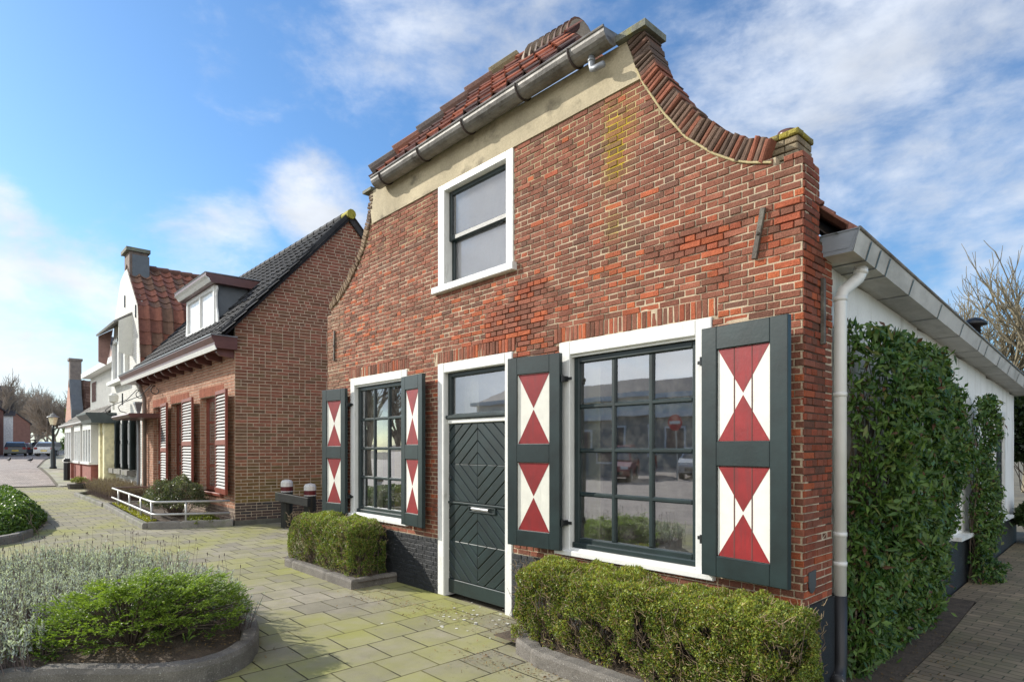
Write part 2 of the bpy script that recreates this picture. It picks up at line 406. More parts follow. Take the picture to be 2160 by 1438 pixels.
# right return of the corner pier
PIER_Y = 4.36
nR = Vector((1, 0, 0)); OR = Vector((XR, D, 0))
def pmc(u, z): return (.50, .42, .31) if (mn.noise(Vector((u*3, z*2, 1)))+(.25 if z < 1.3 else -.12)) > 0 else (.09, .06, .045)
def pbc(u, z):
    c = bcol(-2, 2.9) if R.random() < .5 else lerp(PAL[1], PAL[3], R.random()); k = R.uniform(.75, 1.0)
    return (c[0]*k, c[1]*k*.95, c[2]*k*.95)
brickwork(mb, OR, Y_, nR, .605, 3.43, .0487, .009, .165, lambda z: [(.002, (PIER_Y-D) if z < 2.95 else .262)], pbc, dep=.0, e=.0035, rough=.004, phase=1)
cellwall(mb, OR, Y_, nR, breaks(.03, PIER_Y-D, .06, []), breaks(0, 3.43, .06, []), lambda a, b: a < .25 or b < 2.93, .22, lambda x, z: -.005-.01*max(0, mn.noise(Vector((x*4, z*3, 5)))), 1, pmc)
# small shoulder block behind the end of the coping
for k in range(4):
    for i in range(2):
        one_brick(mb, Vector((-1.745+i*.085, 3.945, 3.425+k*.046)), X_, nF, 0, .080, .004, .042, .0, .20, .006, lerp((.24, .19, .12), (.34, .29, .20), R.random()), 0)
    for i in range(2):
        one_brick(mb, Vector((-1.578, 3.95+i*.115, 3.425+k*.046)), Y_, nR, 0, .110, .004, .042, .0, .08, .006, lerp((.19, .14, .09), (.30, .24, .16), R.random()), 0)
for i in range(3):
    one_brick(mb, Vector((-1.755+i*.062, 3.93, 3.612)), X_, nF, 0, .058, .0, .035, .0, .24, .008, lerp((.26, .22, .09), (.36, .30, .05), R.random()), 0)
for i in range(3):
    one_brick(mb, Vector((-1.566, 3.935+i*.082, 3.612)), Y_, nR, 0, .078, .0, .035, .0, .08, .008, lerp((.2, .17, .08), (.3, .25, .05), R.random()), 0)
for i in range(2):
    one_brick(mb, Vector((-1.64+i*.062, D, 3.43)), X_, nF, 0, .058, .0, .035, .004, .16, .005, bcol(-2, 3), 0)
front = mb.build('front_wall', [M['brick'], M['mortar']], house)
# tarred plinth (brick relief)
mb = MB()
def piv(z): return subtract([(XL, XR)], [(-5.40, -4.195)])
brickwork(mb, O0+nF*.012, X_, nF, 0, .605, .0504, .006, .165, piv, lambda x, z: (1, 1, 1), dep=.0, e=.004, rough=.003, back=.03)
mb.box(XL, -5.40, D-.008, D+.05, 0, .601); mb.box(-4.195, XR+.008, D-.0085, D+.05, 0, .6015)
mb.box(XR-.05, XR+.014, D-.0105, PIER_Y, 0, .603)
mb.build('plinth', M['tarred'], house)
# cement band under the gutter
mb = MB()
zs_ = [4.452, 4.86]
mb.prism([(-6.81, D-.012, 4.452), (-2.72, D-.012, 4.452), (-2.775, D-.012, 4.56), (-2.86, D-.012, 4.80), (-6.86, D-.012, 4.862), (-6.85, D-.012, 4.60)], (0, .25, 0))
mb.build('cement_band', M['render'], house)
# rolled brick copings on both curves
def coping(pin, pout, side, name):
    mb = MB(); pts = []
    nseg = 240; P = []
    for i in range(nseg+1):
        t = i/nseg; z = pin[0][0]+(pin[-1][0]-pin[0][0])*t
        P.append(Vector((interp(pin, z), 0, z)))
    acc = 0; last = P[0]; k = 0
    path = [P[0]]; d = .042
    for p in P[1:]:
        if (p-path[-1]).length >= d: path.append(p)
    for i in range(len(path)-1):
        a, b = path[i], path[i+1]; t = (b-a).normalized(); nrm = Vector((-t.z*side, 0, t.x*side))
        if nrm.x*side < 0: nrm = -nrm
        mid = (a+b)/2
        # distance to the outer outline along nrm
        wd = .155
        if name == 'left_coping': wd = .10
        if R.random() < .3: wd += R.uniform(-.015, .012)
        tilt = R.uniform(-.05, .05)
        t2 = (t+nrm*tilt).normalized()
        c = (lerp((.12, .082, .064), (.20, .125, .09), R.random()) if R.random() < .6 else lerp(PAL[0], PAL[2], R.random()**1.2)) if side > 0 else lerp((.17, .11, .07), (.30, .22, .14), R.random())
        if mid.z > 4.45: c = lerp(c, (.10, .075, .06), .6)
        j = R.uniform(-.009, .007)
        one_brick(mb, Vector((mid.x, D-.020, mid.z))-t2*.02, t2, nF, .0, .038, -.004, wd+j, R.uniform(-.010, .008), .22, .010, c, 0, jit=.005, w=nrm)
    return mb
cR = coping(outR_in[1:], None, 1, 'right_coping')
pts = [(interp(outR_in, z)-.006, z) for z in [3.45+i*.05 for i in range(23)]]
for (a, b), (c, d) in zip(pts, pts[1:]): cR.tube([(a, D-.012, b), (c, D-.012, d)], .0095, 5, 1, (.46, .39, .22))
cR.build('gable_coping', [M['brick'], M['mortar']], house)
cL = coping([(z, x+.105) for z, x in outL_out], None, -1, 'left_coping')
cL.build('gable_coping', [M['brick'], M['mortar']], house)
# cap stones
mb = MB()
mb.fbox((-2.68, D, 4.802), X_, Y_, Z_, -.26, .03, -.065, .22, 0, .06, bev=.01)
mb.build('cap_stone', M['stone'], house)
mb = MB(); mb.fbox((-6.90, D, 4.87), X_, Y_, Z_, -.09, .12, -.05, .30, 0, .04, bev=.006); mb.build('cap_stone', M['stone'], house)
# chimney pot behind the shoulder
mb = MB(); mb.lathe((-1.69, 4.06, 3.60), [(.05, 0), (.05, .06), (.062, .065), (.062, .10), (.045, .10)], 14); mb.build('chimney_pot', mat('glazed_pot', (.10, .045, .035), .3), house, True)
# half round gutter with straps
def gutter(x0, x1, y, z, r, n=10):
    mb = MB(); prof = []
    for k in range(n+1):
        a = math.pi*(k/n); prof.append((y-r*math.cos(a)*1.0, z-r*math.sin(a)*1.05))
    prof.append((y+r, z+.02))
    vs = [(x0, p, q) for p, q in prof]+[(x1, p, q) for p, q in prof]; m = len(prof)
    mb.add(vs, [(i, i+1, m+i+1, m+i) for i in range(m-1)], 0)
    vs = [(x0, p, q+.0) for p, q in prof]; mb.add(vs, [tuple(range(m))], 0)
    vs = [(x1, p, q+.0) for p, q in prof]; mb.add(vs, [tuple(range(m))[::-1]], 0)
    mb.tube([(x0, y-r, z+.004), (x1, y-r, z+.004)], .011, 7, 0)
    return mb
GY, GZ, GR = D-.115, 4.865, .098
mb = gutter(-6.50, -2.93, GY, GZ, GR); g = mb.build('roof_gutter', M['zinc'], house, False)
for x in [-6.30, -5.50, -4.72, -3.93, -3.30]:
    mb = MB()
    ring = [(x, GY-(GR+.006)*math.cos(math.pi*k/12), GZ-(GR+.006)*1.05*math.sin(math.pi*k/12)) for k in range(13)]
    for a, b in zip(ring, ring[1:]): mb.tube([a, b], .010, 5)
    mb.build('gutter_strap', M['zincd'], g)
mb = MB(); mb.tube([(-3.13, GY, GZ-.09), (-3.13, GY, GZ-.17), (-3.125, GY, GZ-.20), (-3.09, GY-.005, GZ-.215), (-3.0, GY-.01, GZ-.225)], .026, 10)
mb.tube([(-3.13, GY, GZ-.125), (-3.13, GY, GZ-.14)], .031, 10)
mb.build('gutter_spout', M['zincl'], g, True)
# hipped front roof with clay tiles
APEX = Vector((-4.82, 5.35, 6.68)); E0 = Vector((-6.60, 3.76, 4.91)); E1 = Vector((-2.98, 3.76, 4.91))
Vd = (Vector((0, APEX.y-3.76, APEX.z-4.91))).normalized(); slope = math.hypot(APEX.y-3.76, APEX.z-4.91)
def rtc(i, j):
    r = R.random()
    c = lerp((.30, .10, .06), (.42, .145, .08), R.random()) if r < .35 else lerp((.15, .075, .06), (.25, .10, .07), R.random())
    if r > .8: c = lerp(c, (.09, .075, .07), .7)
    return c
mb = MB(); wE = E1.x-E0.x
pantiles(mb, E0, X_, Vd, 17, 9, wE/17, slope/8.6, .045, .04, rtc, lambda a, b: b/slope < 1-abs(a-wE/2)/(wE/2)*.94+.04 and a < wE*(.90-.38*b/slope) and not (b > slope*.52 and a > wE*(.40+.10*(slope-b)/slope)))
RQ = at(1226, 86, 6.42)-Z_*.06; mb.add([E0, E1-Z_*.05, RQ, APEX.lerp(E0.lerp(E1, .36), .46)], [(0, 1, 2), (0, 2, 3)], 0, (.16, .07, .05))
hip = mb.build('hip_roof', M['tile'], house)
mb = MB()                                                # lichened hip tiles
n_ = 8
for i in range(n_-2):
    a = E0.lerp(APEX, (i+.0)/n_)+Vector((0, 0, .03)); b = E0.lerp(APEX, (i+1.08)/n_)+Vector((0, 0, .03))
    mb.tube([a+Vector((0, 0, .05)), b+Vector((0, 0, .02))], [.10, .085], 10, 0, lerp((.27, .23, .07), (.16, .13, .09), R.random()) if i > n_*.5 else lerp((.10, .09, .08), (.2, .09, .06), R.random()))
mb.build('hip_tile', M['tile'], hip)
mb = MB(); RC = at(1226, 86, 6.42)
for i in range(8):
    x1 = RC.x-i*.092; c = lerp((.26, .20, .15), (.40, .34, .27), R.random())
    mb.tube([(x1, RC.y, RC.z+i*.006), (x1-.10, RC.y, RC.z+i*.006+.01)], [.205+.004*i, .180], 18, 0, c)
    mb.tube([(x1+.004, RC.y, RC.z+.01+i*.006), (x1-.035, RC.y, RC.z+.01+i*.006)], [.222, .210], 18, 0, lerp((.16, .075, .05), (.10, .08, .07), R.random()))
mb.build('ridge_tile', M['tile'], hip, False)
# big rear roof (right slope is what shows over the side gutter)
YB = 12.1
def gutz(y): return 2.985-.057*(y-4.2)
mb = MB()
RZ = 6.50
vs = []
Vs = Vector((-3.30, 0, RZ-3.02)).normalized()
P0 = Vector((-1.42, 4.20, gutz(4.2)+.035)); U1 = Vector((0, 7.9, -.057*7.9)).normalized()
Vs2 = Vector((-3.37, 0, 3.54)).normalized()
pantiles(mb, P0, U1, Vs2, 36, 14, 7.9/36, .345, .05, .035, lambda i, j: lerp((.16, .075, .055), (.30, .13, .09), R.random()), lambda a, b: 4.2+a > 3.95+b/4.87*1.75)
mb.add([(-1.42, 4.15, 2.99), (-1.42, 12.1, 2.54), (-4.79, 12.1, 6.05), (-4.79, 6.0, 6.36)], [(0, 1, 2, 3)], 0, (.04, .03, .03))
mb.add([(-8.16, 4.15, 2.99), (-4.79, 6.0, 6.36), (-4.79, 12.1, 6.05), (-8.16, 12.1, 2.54)], [(0, 1, 2, 3)], 0, (.16, .07, .05))
mb.build('roof', M['tile'], house)
# side wall with window
SX = -1.55
mb = MB()
WY0, WY1 = 10.33, 11.15
def sidein(y, z): return not (WY0 < y < WY1 and .62 < z < 2.12) and z < gutz(y)-.10
cellwall(mb, (SX, 0, 0), Y_, X_, breaks(PIER_Y, 12.0, .25, [WY0, WY1]), breaks(0, 2.9, .1, [.6, .62, 2.12]), sidein, .22, lambda a, b: .006*mn.noise(Vector((a*2, b*2, 0))), 0, lambda a, b: (1, 1, 1))
side = mb.build('side_wall', M['plaster'], house)
mb = MB(); mb.box(SX-.05, SX+.03, PIER_Y+.002, 12.02, 0, .598); mb.build('plinth', M['tarred'], house)
mb = MB(); mb.box(XL, XL+.2, D+.27, 12.0, 0, 3.0); mb.box(XL, SX-.22, 11.8, 12.0, 0, 2.9); mb.prism([(XL, 11.9, 2.9), (SX-.1, 11.9, 2.5), (-4.79, 11.9, 6.0)], (0, .1, 0)); mb.build('rear_wall', mat('plain_brick', (.22, .10, .07), .9), house)
for y0, y1 in [(WY0-.08, WY1+.10), (7.9, 8.62)]:
    mb = MB(); mb.box(SX-.02, SX+.10, y0, y1, .599, .64); mb.build('window_sill', M['white'], house)
win = MB(); e = .075
for a in [(WY0, WY0+e, .64, 2.12), (WY1-e, WY1, .64, 2.12), (WY0+e, WY1-e, 2.12-e, 2.12), (WY0+e, WY1-e, .64, .64+e)]:
    win.box(SX-.06, SX+.02, a[0], a[1], a[2], a[3])
w = win.build('window', M['white'], house)
mb = MB()
for k in range(4): yy = WY0+e+(WY1-WY0-2*e)*k/3; mb.box(SX-.045, SX-.015, yy-.016, yy+.016, .715, 2.045)
for k in range(5): zz = .715+1.33*k/4; mb.box(SX-.046, SX-.016, WY0+e, WY1-e, zz-.016, zz+.016)
mb.build('sash', M['green'], w)
mb = MB(); mb.box(SX-.034, SX-.030, WY0+e, WY1-e, .715, 2.045); mb.build('pane', M['glass'], w)
mb = MB(); mb.box(SX-.22, SX-.2, WY0, WY1, .6, 2.15); mb.build('room_blind', M['dark'], w)
# side gutter: box gutter on a boarded soffit
mb = MB(); OX = -1.30
Y0g, Y1g = 4.20, 12.1
for (ya, yb) in [(Y0g, Y1g)]:
    za, zb = gutz(ya), gutz(yb)
    mb.add([(OX+.0, ya, za), (OX, yb, zb), (OX-.035, yb, zb-.125), (OX-.035, ya, za-.125),
            (OX-.02, ya, za), (OX-.02, yb, zb), (OX-.29, ya, za-.125), (OX-.29, yb, zb-.125), (OX-.29, ya, za), (OX-.29, yb, zb)],
           [(0, 3, 2, 1), (0, 1, 5, 4), (3, 6, 7, 2), (0, 4, 8, 6, 3)][:3], 0)
sg = mb.build('side_gutter', M['soffit'], house)
mb = MB(); mb.add([(OX+.004, Y0g-.004, gutz(Y0g)+.012), (OX-.285, Y0g-.004, gutz(Y0g)+.012), (OX-.285, Y0g-.004, gutz(Y0g)-.127), (OX-.038, Y0g-.004, gutz(Y0g)-.127)], [(0, 1, 2, 3)])
mb.add([(OX-.02, Y0g-.007, gutz(Y0g)-.012), (OX-.265, Y0g-.007, gutz(Y0g)-.012), (OX-.265, Y0g-.007, gutz(Y0g)-.098), (OX-.055, Y0g-.007, gutz(Y0g)-.102)], [(0, 1, 2, 3)])
mb.tube([(OX+.004, Y0g-.006, gutz(Y0g)+.012), (OX-.285, Y0g-.006, gutz(Y0g)+.012)], .006, 5)
mb.tube([(OX+.004, Y0g-.006, gutz(Y0g)+.012), (OX-.04, Y0g-.006, gutz(Y0g)-.12)], .005, 5)
mb.build('gutter_end', M['zincl'], sg)
mb = MB(); mb.tube([(OX, Y0g, gutz(Y0g)+.012), (OX, Y1g, gutz(Y1g)+.012)], .014, 7); mb.build('gutter_lip', M['zinc'], sg, True)
for y in [4.42, 4.62, 4.83, 5.42, 6.3, 7.15, 8.0, 8.35, 9.1, 9.8, 10.5, 11.1, 11.6]:
    z = gutz(y); mb = MB()
    mb.add([(OX+.004, y, z-.012), (OX+.004, y+.02, z-.012), (OX-.032, y+.02, z-.129), (OX-.032, y, z-.129), (OX-.29, y, z-.129), (OX-.29, y+.02, z-.129)], [(0, 1, 2, 3), (3, 2, 5, 4)])
    mb.build('gutter_joint', M['black'], sg)
mb = MB()
mb.tube([(-1.40, 4.55, gutz(4.5)-.12), (-1.40, 4.55, 2.80), (-1.41, 4.53, 2.76), (-1.475, 4.44, 2.67), (-1.485, 4.42, 2.62), (-1.487, 4.42, .60)], .040, 14, 0)
for z in (2.60, 1.95, 1.0, .62+.18): mb.tube([(-1.487, 4.42, z), (-1.487, 4.42, z+.03)], .044, 14, 0)
mb.tube([(-1.40, 4.55, 2.79), (-1.40, 4.55, 2.83)], .045, 14, 0)
dp = mb.build('downpipe', M['pvc'], house, True)
mb = MB(); mb.tube([(-1.487, 4.42, .60), (-1.487, 4.42, .14), (-1.48, 4.37, .06), (-1.46, 4.30, .03)], [.044, .044, .046, .055], 14, 0)
mb.build('downpipe_shoe', mat('chipped_black_iron', (.02, .02, .022), .5, dirt=(.45, .45, .42), dirts=(25, 25, 8), dirtr=(.62, .68)), dp, True)
# flue on the far roof
mb = MB(); fl = at(2055, 712, 8.45)
mb.lathe((fl.x, fl.y, fl.z-.5), [(.075, 0), (.075, .66), (.15, .67), (.155, .70), (.08, .76), (.03, .78)], 16); mb.build('flue', M['black'], house, True)
# wall anchors
def anchor(p0, p1, w, name='wall_anchor'):
    mb = MB(); p0, p1 = Vector(p0), Vector(p1); t = (p1-p0).normalized(); s_ = t.cross(Y_).normalized(); L_ = (p1-p0).length
    mb.fbox(p0, t, s_, nF, 0, L_, -w/2, w/2, 0, .02, bev=.003); mb.lathe(tuple((p0+p1)/2+nF*.02), [(.012, -.01), (.014, .0), (.004, .01)], 8)
    mb.build(name, M['iron'], house)
anchor((-1.768, D-.004, 3.17), (-1.828, D-.004, 2.85), .034); anchor((-7.845, D-.004, 3.24), (-7.86, D-.004, 2.82), .025)
mb = MB(); mb.fbox((XR+.004, 4.14, 2.55), Y_, Z_, X_, 0, .035, -.27, .16, 0, .022, bev=.003); mb.build('wall_anchor', M['iron'], house)
mb = MB(); c0 = onX(1713, 1225, XR+.004)
ring = [(XR+.002, c0.y+.055*x, c0.z+.06*z) for x, z in [(-1, 1), (1, 1.1), (1, -.5), (.7, -1), (0, -1.3), (-.7, -1.05), (-1, -.5)]]
mb.prism(ring, (.006, 0, 0)); mb.build('slate_patch', mat('grey_slate', (.06, .065, .07), .5), house)
# ------------------------------------------------------------------ joinery of the old house
DR = D+.07                                        # recessed plane
def wood_rect(mb, x0, x1, z0, z1, wl, wr, wt, wb, y0, y1, mi=0, bev=.006):
    """frame ring: front at y0, back at y1"""
    for a in [(x0, x0+wl, z0, z1), (x1-wr, x1, z0, z1), (x0+wl, x1-wr, z1-wt, z1), (x0+wl, x1-wr, z0, z0+wb)]:
        mb.fbox((0, y1, 0), X_, Z_, nF, a[0], a[1], a[2], a[3], 0, y1-y0, mi, bev=bev)
def window_unit(name, x0, x1, z0, z1, fw, cols, rows, sill=True, inside='dark', reflm='glass'):
    mb = MB(); wood_rect(mb, x0, x1, z0, z1, fw, fw, fw*.92, .055, D-.006, D+.13)
    mb.fbox((0, D+.04, 0), X_, Z_, nF, x0+fw, x1-fw, z1-fw*.92-.02, z1-fw*.92, 0, .02)
    w = mb.build(name, M['white'], house)
    if sill:
        mb = MB(); mb.fbox((0, D+.06, 0), X_, Z_, nF, x0-.03, x1+.03, z0-.012, z0+.035, 0, .10, bev=.006); mb.build('window_sill', M['white'], w)
    a0, a1, c0, c1 = x0+fw, x1-fw, z0+.055, z1-fw*.92-.02
    mb = MB(); so = .058
    wood_rect(mb, a0, a1, c0, c1, so, so, so*.9, .085, D+.05, D+.10, bev=.008)
    mb.fbox((0, D+.09, 0), X_, Z_, nF, a0, a1, c0-.0, c0+.045, 0, .065, bev=.008)
    gx0, gx1, gz0, gz1 = a0+so, a1-so, c0+.085, c1-so*.9
    for k in range(1, cols):
        xx = gx0+(gx1-gx0)*k/cols; mb.fbox((0, D+.095, 0), X_, Z_, nF, xx-.021, xx+.021, gz0, gz1, 0, .038, bev=.010)
    for k in range(1, rows):
        zz = gz0+(gz1-gz0)*k/rows; mb.fbox((0, D+.095, 0), X_, Z_, nF, gx0, gx1, zz-.019, zz+.019, 0, .0365, bev=.010)
    mb.build('sash', M['green'], w)
    mb = MB()
    for i in range(cols):
        for j in range(rows):
            ax, bx = gx0+(gx1-gx0)*i/cols, gx0+(gx1-gx0)*(i+1)/cols; az, bz = gz0+(gz1-gz0)*j/rows, gz0+(gz1-gz0)*(j+1)/rows
            tx, tz = R.uniform(-.003, .003), R.uniform(-.003, .003)
            mb.add([(ax, D+.078+tx, az), (bx, D+.078-tx, az), (bx, D+.078-tx+tz, bz), (ax, D+.078+tx+tz, bz)], [(0, 1, 2, 3)])
    mb.build('pane', M[reflm], w); return w, (gx0, gx1, gz0, gz1)
wb, gB = window_unit('window', -3.59, -2.14, .69, 2.52, .125, 3, 4); tag(wb, 'large twelve pane window with white frame')
ws, gS = window_unit('window', -7.40, -6.02, .70, 2.53, .11, 3, 4); tag(ws, 'smaller twelve pane window with curtains behind')
mb = MB()
def curtain(x0, x1, z0, z1, y, mname, parent, nm='curtain'):
    c = MB(); n_ = int((x1-x0)/.03); vs = []
    for i in range(n_+1):
        x = x0+(x1-x0)*i/n_; yy = y+.018*math.sin(i*1.3)+.006*math.sin(i*3.1)
        vs += [(x, yy, z0), (x, yy, z1)]
    c.add(vs, [(2*i, 2*i+2, 2*i+3, 2*i+1) for i in range(n_)]); c.build(nm, M[mname], parent, True)
curtain(-7.32, -6.98, .8, 2.45, D+.22, 'cream', ws); curtain(-6.75, -6.40, .8, 1.62, D+.28, 'amber', ws); curtain(-6.25, -6.05, .8, 2.45, D+.22, 'cream', ws)
curtain(-3.52, -3.30, .8, 2.45, D+.2, 'cream', wb)
# upper double hung window
mb = MB(); wood_rect(mb, -5.39, -4.18, 3.31, 4.46, .115, .10, .075, .02, D-.012, D+.14)
w2 = mb.build('window', M['white'], house); tag(w2, 'upper sash window with two large panes')
mb = MB(); mb.fbox((0, D+.1, 0), X_, Z_, nF, -5.46, -4.14, 3.285, 3.36, 0, .155, bev=.008); mb.build('window_sill', M['white'], w2)
for (za, zb, y0, y1, nm) in [(3.85, 4.385, D+.055, D+.09, 'upper_sash'), (3.36, 3.90, D+.092, D+.125, 'lower_sash')]:
    mb = MB(); wood_rect(mb, -5.275, -4.28, za, zb, .05, .05, .05, .055 if nm == 'upper_sash' else .045, y0, y1, bev=.007)
    s_ = mb.build(nm, M['green'], w2)
    mb = MB(); y_ = (y0+y1)/2; mb.add([(-5.225, y_, za+.04), (-4.33, y_+.002, za+.04), (-4.33, y_+.001, zb-.05), (-5.225, y_, zb-.05)], [(0, 1, 2, 3)]); mb.build('pane', M['glass_up'], s_)
mb = MB(); mb.box(-5.27, -4.29, D+.145, D+.15, 3.34, 4.40); mb.build('roller_blind', M['blind'], w2)
# interior shell
mb = MB(); mb.box(XL+.3, SX-.3, D+3.0, D+3.1, 0, 3.1); mb.box(XL+.3, SX-.3, D+.3, D+3.0, 2.95, 3.05); mb.box(XL+.3, SX-.3, D+.3, D+3, .02, .06)
mb.box(-5.6, -5.5, D+.3, D+3, 0, 3); mb.build('room_wall', mat('room_paint', (.42, .36, .26), .9), house)
# door frame, fanlight, door
mb = MB()
for a in [(-5.40, -5.285, .0, 2.52), (-4.30, -4.195, -.03, 2.52), (-5.285, -4.30, 2.415, 2.52), (-5.285, -4.30, 1.865, 1.915)]:
    mb.fbox((0, D+.14, 0), X_, Z_, nF, *a, 0, .15 if a[3] > 2 else .10, bev=.008)
df = mb.build('door_frame', M['white'], house)
mb = MB(); wood_rect(mb, -5.285, -4.30, 1.915, 2.415, .055, .055, .05, .055, D+.045, D+.10, bev=.008)
mb.fbox((0, D+.08, 0), X_, Z_, nF, -5.30, -4.29, 1.914, 1.955, 0, .065, bev=.01)
fs = mb.build('fanlight_sash', M['green'], df)
mb = MB(); mb.add([(-5.23, D+.075, 1.97), (-4.355, D+.075, 1.97), (-4.355, D+.075, 2.365), (-5.23, D+.075, 2.365)], [(0, 1, 2, 3)]); mb.build('pane', M['glass'], fs)
curtain(-5.24, -4.98, 1.9, 2.4, D+.25, 'cream', fs)
# door leaf: planks laid in two nests of diamonds
def clip(poly, a, b, c):                          # keep a*x+b*z <= c
    out = []
    for i in range(len(poly)):
        p, q = poly[i], poly[(i+1) % len(poly)]; dp_, dq = a*p[0]+b*p[1]-c, a*q[0]+b*q[1]-c
        if dp_ <= 0: out.append(p)
        if dp_*dq < 0: t = dp_/(dp_-dq); out.append((p[0]+(q[0]-p[0])*t, p[1]+(q[1]-p[1])*t))
    return out
mb = MB(); dx0, dx1, dz0, dz1 = -5.285, -4.30, .035, 1.863; DY = D+.075
mb.box(dx0, dx1, DY, DY+.04, dz0, dz1)
def shrink(poly, d):
    cx = sum(p[0] for p in poly)/len(poly); cz = sum(p[1] for p in poly)/len(poly)
    area = sum(poly[i][0]*poly[(i+1) % len(poly)][1]-poly[(i+1) % len(poly)][0]*poly[i][1] for i in range(len(poly)))
    if area < 0: poly = poly[::-1]
    out = []
    res = poly
    for i in range(len(poly)):
        p, q = poly[i], poly[(i+1) % len(poly)]; ex, ez = q[0]-p[0], q[1]-p[1]; L_ = math.hypot(ex, ez)
        if L_ < 1e-5: continue
        nx, nz = ez/L_, -ex/L_; res = clip(res, nx, nz, nx*p[0]+nz*p[1]-d)
        if len(res) < 3: return []
    return res
xc = (dx0+dx1)/2; hw = (dx1-dx0)/2
for (zc, zlo, zhi) in [(1.43, 1.03, 1.863), (.60, .19, 1.00)]:
    for sx in (-1, 1):
        for sz in (-1, 1):
            zl = (zhi-zc) if sz > 0 else (zc-zlo)
            for k in range(7):
                a, b = k*.125, (k+1)*.125
                poly = [(0, 0), (hw, 0), (hw, zl), (0, zl)]
                poly = clip(poly, .82, 1, b)
                if len(poly) < 3: continue
                poly = clip(poly, -.82, -1, -a)
                if len(poly) < 3: continue
                d_ = 0.0045
                pp = poly
                pp = clip(pp, .82, 1, b-d_) if len(pp) >= 3 else []
                pp = clip(pp, -.82, -1, -(a+d_)) if len(pp) >= 3 else []
                if len(pp) < 3: continue
                p3 = [(xc+sx*p[0], zc+sz*p[1]) for p in pp]; cc = shrink(p3, .006)
                if len(cc) < 3 or len(cc) != len(p3): cc = None
                top = R.uniform(.014, .017)
                if cc:
                    area = sum(p3[i][0]*p3[(i+1) % len(p3)][1]-p3[(i+1) % len(p3)][0]*p3[i][1] for i in range(len(p3)))
                    if area < 0: p3 = p3[::-1]
                    # match order
                    j0 = min(range(len(cc)), key=lambda j: (cc[j][0]-p3[0][0])**2+(cc[j][1]-p3[0][1])**2); cc = cc[j0:]+cc[:j0]
                    n_ = len(p3)
                    vs = [(p[0], DY-.001, p[1]) for p in p3]+[(p[0], DY-top+.005, p[1]) for p in p3]+[(p[0], DY-top, p[1]) for p in cc]
                    mb.add(vs, [(i, (i+1) % n_, n_+(i+1) % n_, n_+i) for i in range(n_)]+[(n_+i, n_+(i+1) % n_, 2*n_+(i+1) % n_, 2*n_+i) for i in range(n_)]+[tuple(range(2*n_, 3*n_))])
mb.fbox((0, DY, 0), X_, Z_, nF, dx0, dx1, 1.003, 1.027, 0, .03, bev=.006)
mb.fbox((0, DY, 0), X_, Z_, nF, dx0, dx1, dz0, .185, 0, .022, bev=.006)
door = mb.build('door', M['green'], house)
mb = MB(); wood_rect(mb, -4.93, -4.50, .935, 1.0, .02, .02, .012, .012, DY-.03, DY, bev=.004); mb.box(-4.91, -4.52, DY-.006, DY, .945, .99)
lb = mb.build('letterbox', M['green'], door)
mb = MB(); mb.tube([(-4.87, DY-.028, .975), (-4.60, DY-.028, .972)], [.016, .016], 10); mb.box(-4.87, -4.60, DY-.024, DY-.008, .955, .985); mb.build('letterbox_flap', mat('chrome', (.7, .7, .7), .2, 1.0), lb)
mb = MB(); mb.lathe((-5.24, DY-.02, 1.26), [(.014, 0), (.014, .02)], 10); mb.tube([(-5.24, DY, 1.27), (-5.24, DY-.035, 1.27)], [.012, .02], 10); mb.build('door_knob', M['black'], door, True)
M['groove'] = mat('groove_paint', (.10, .035, .03), .8)
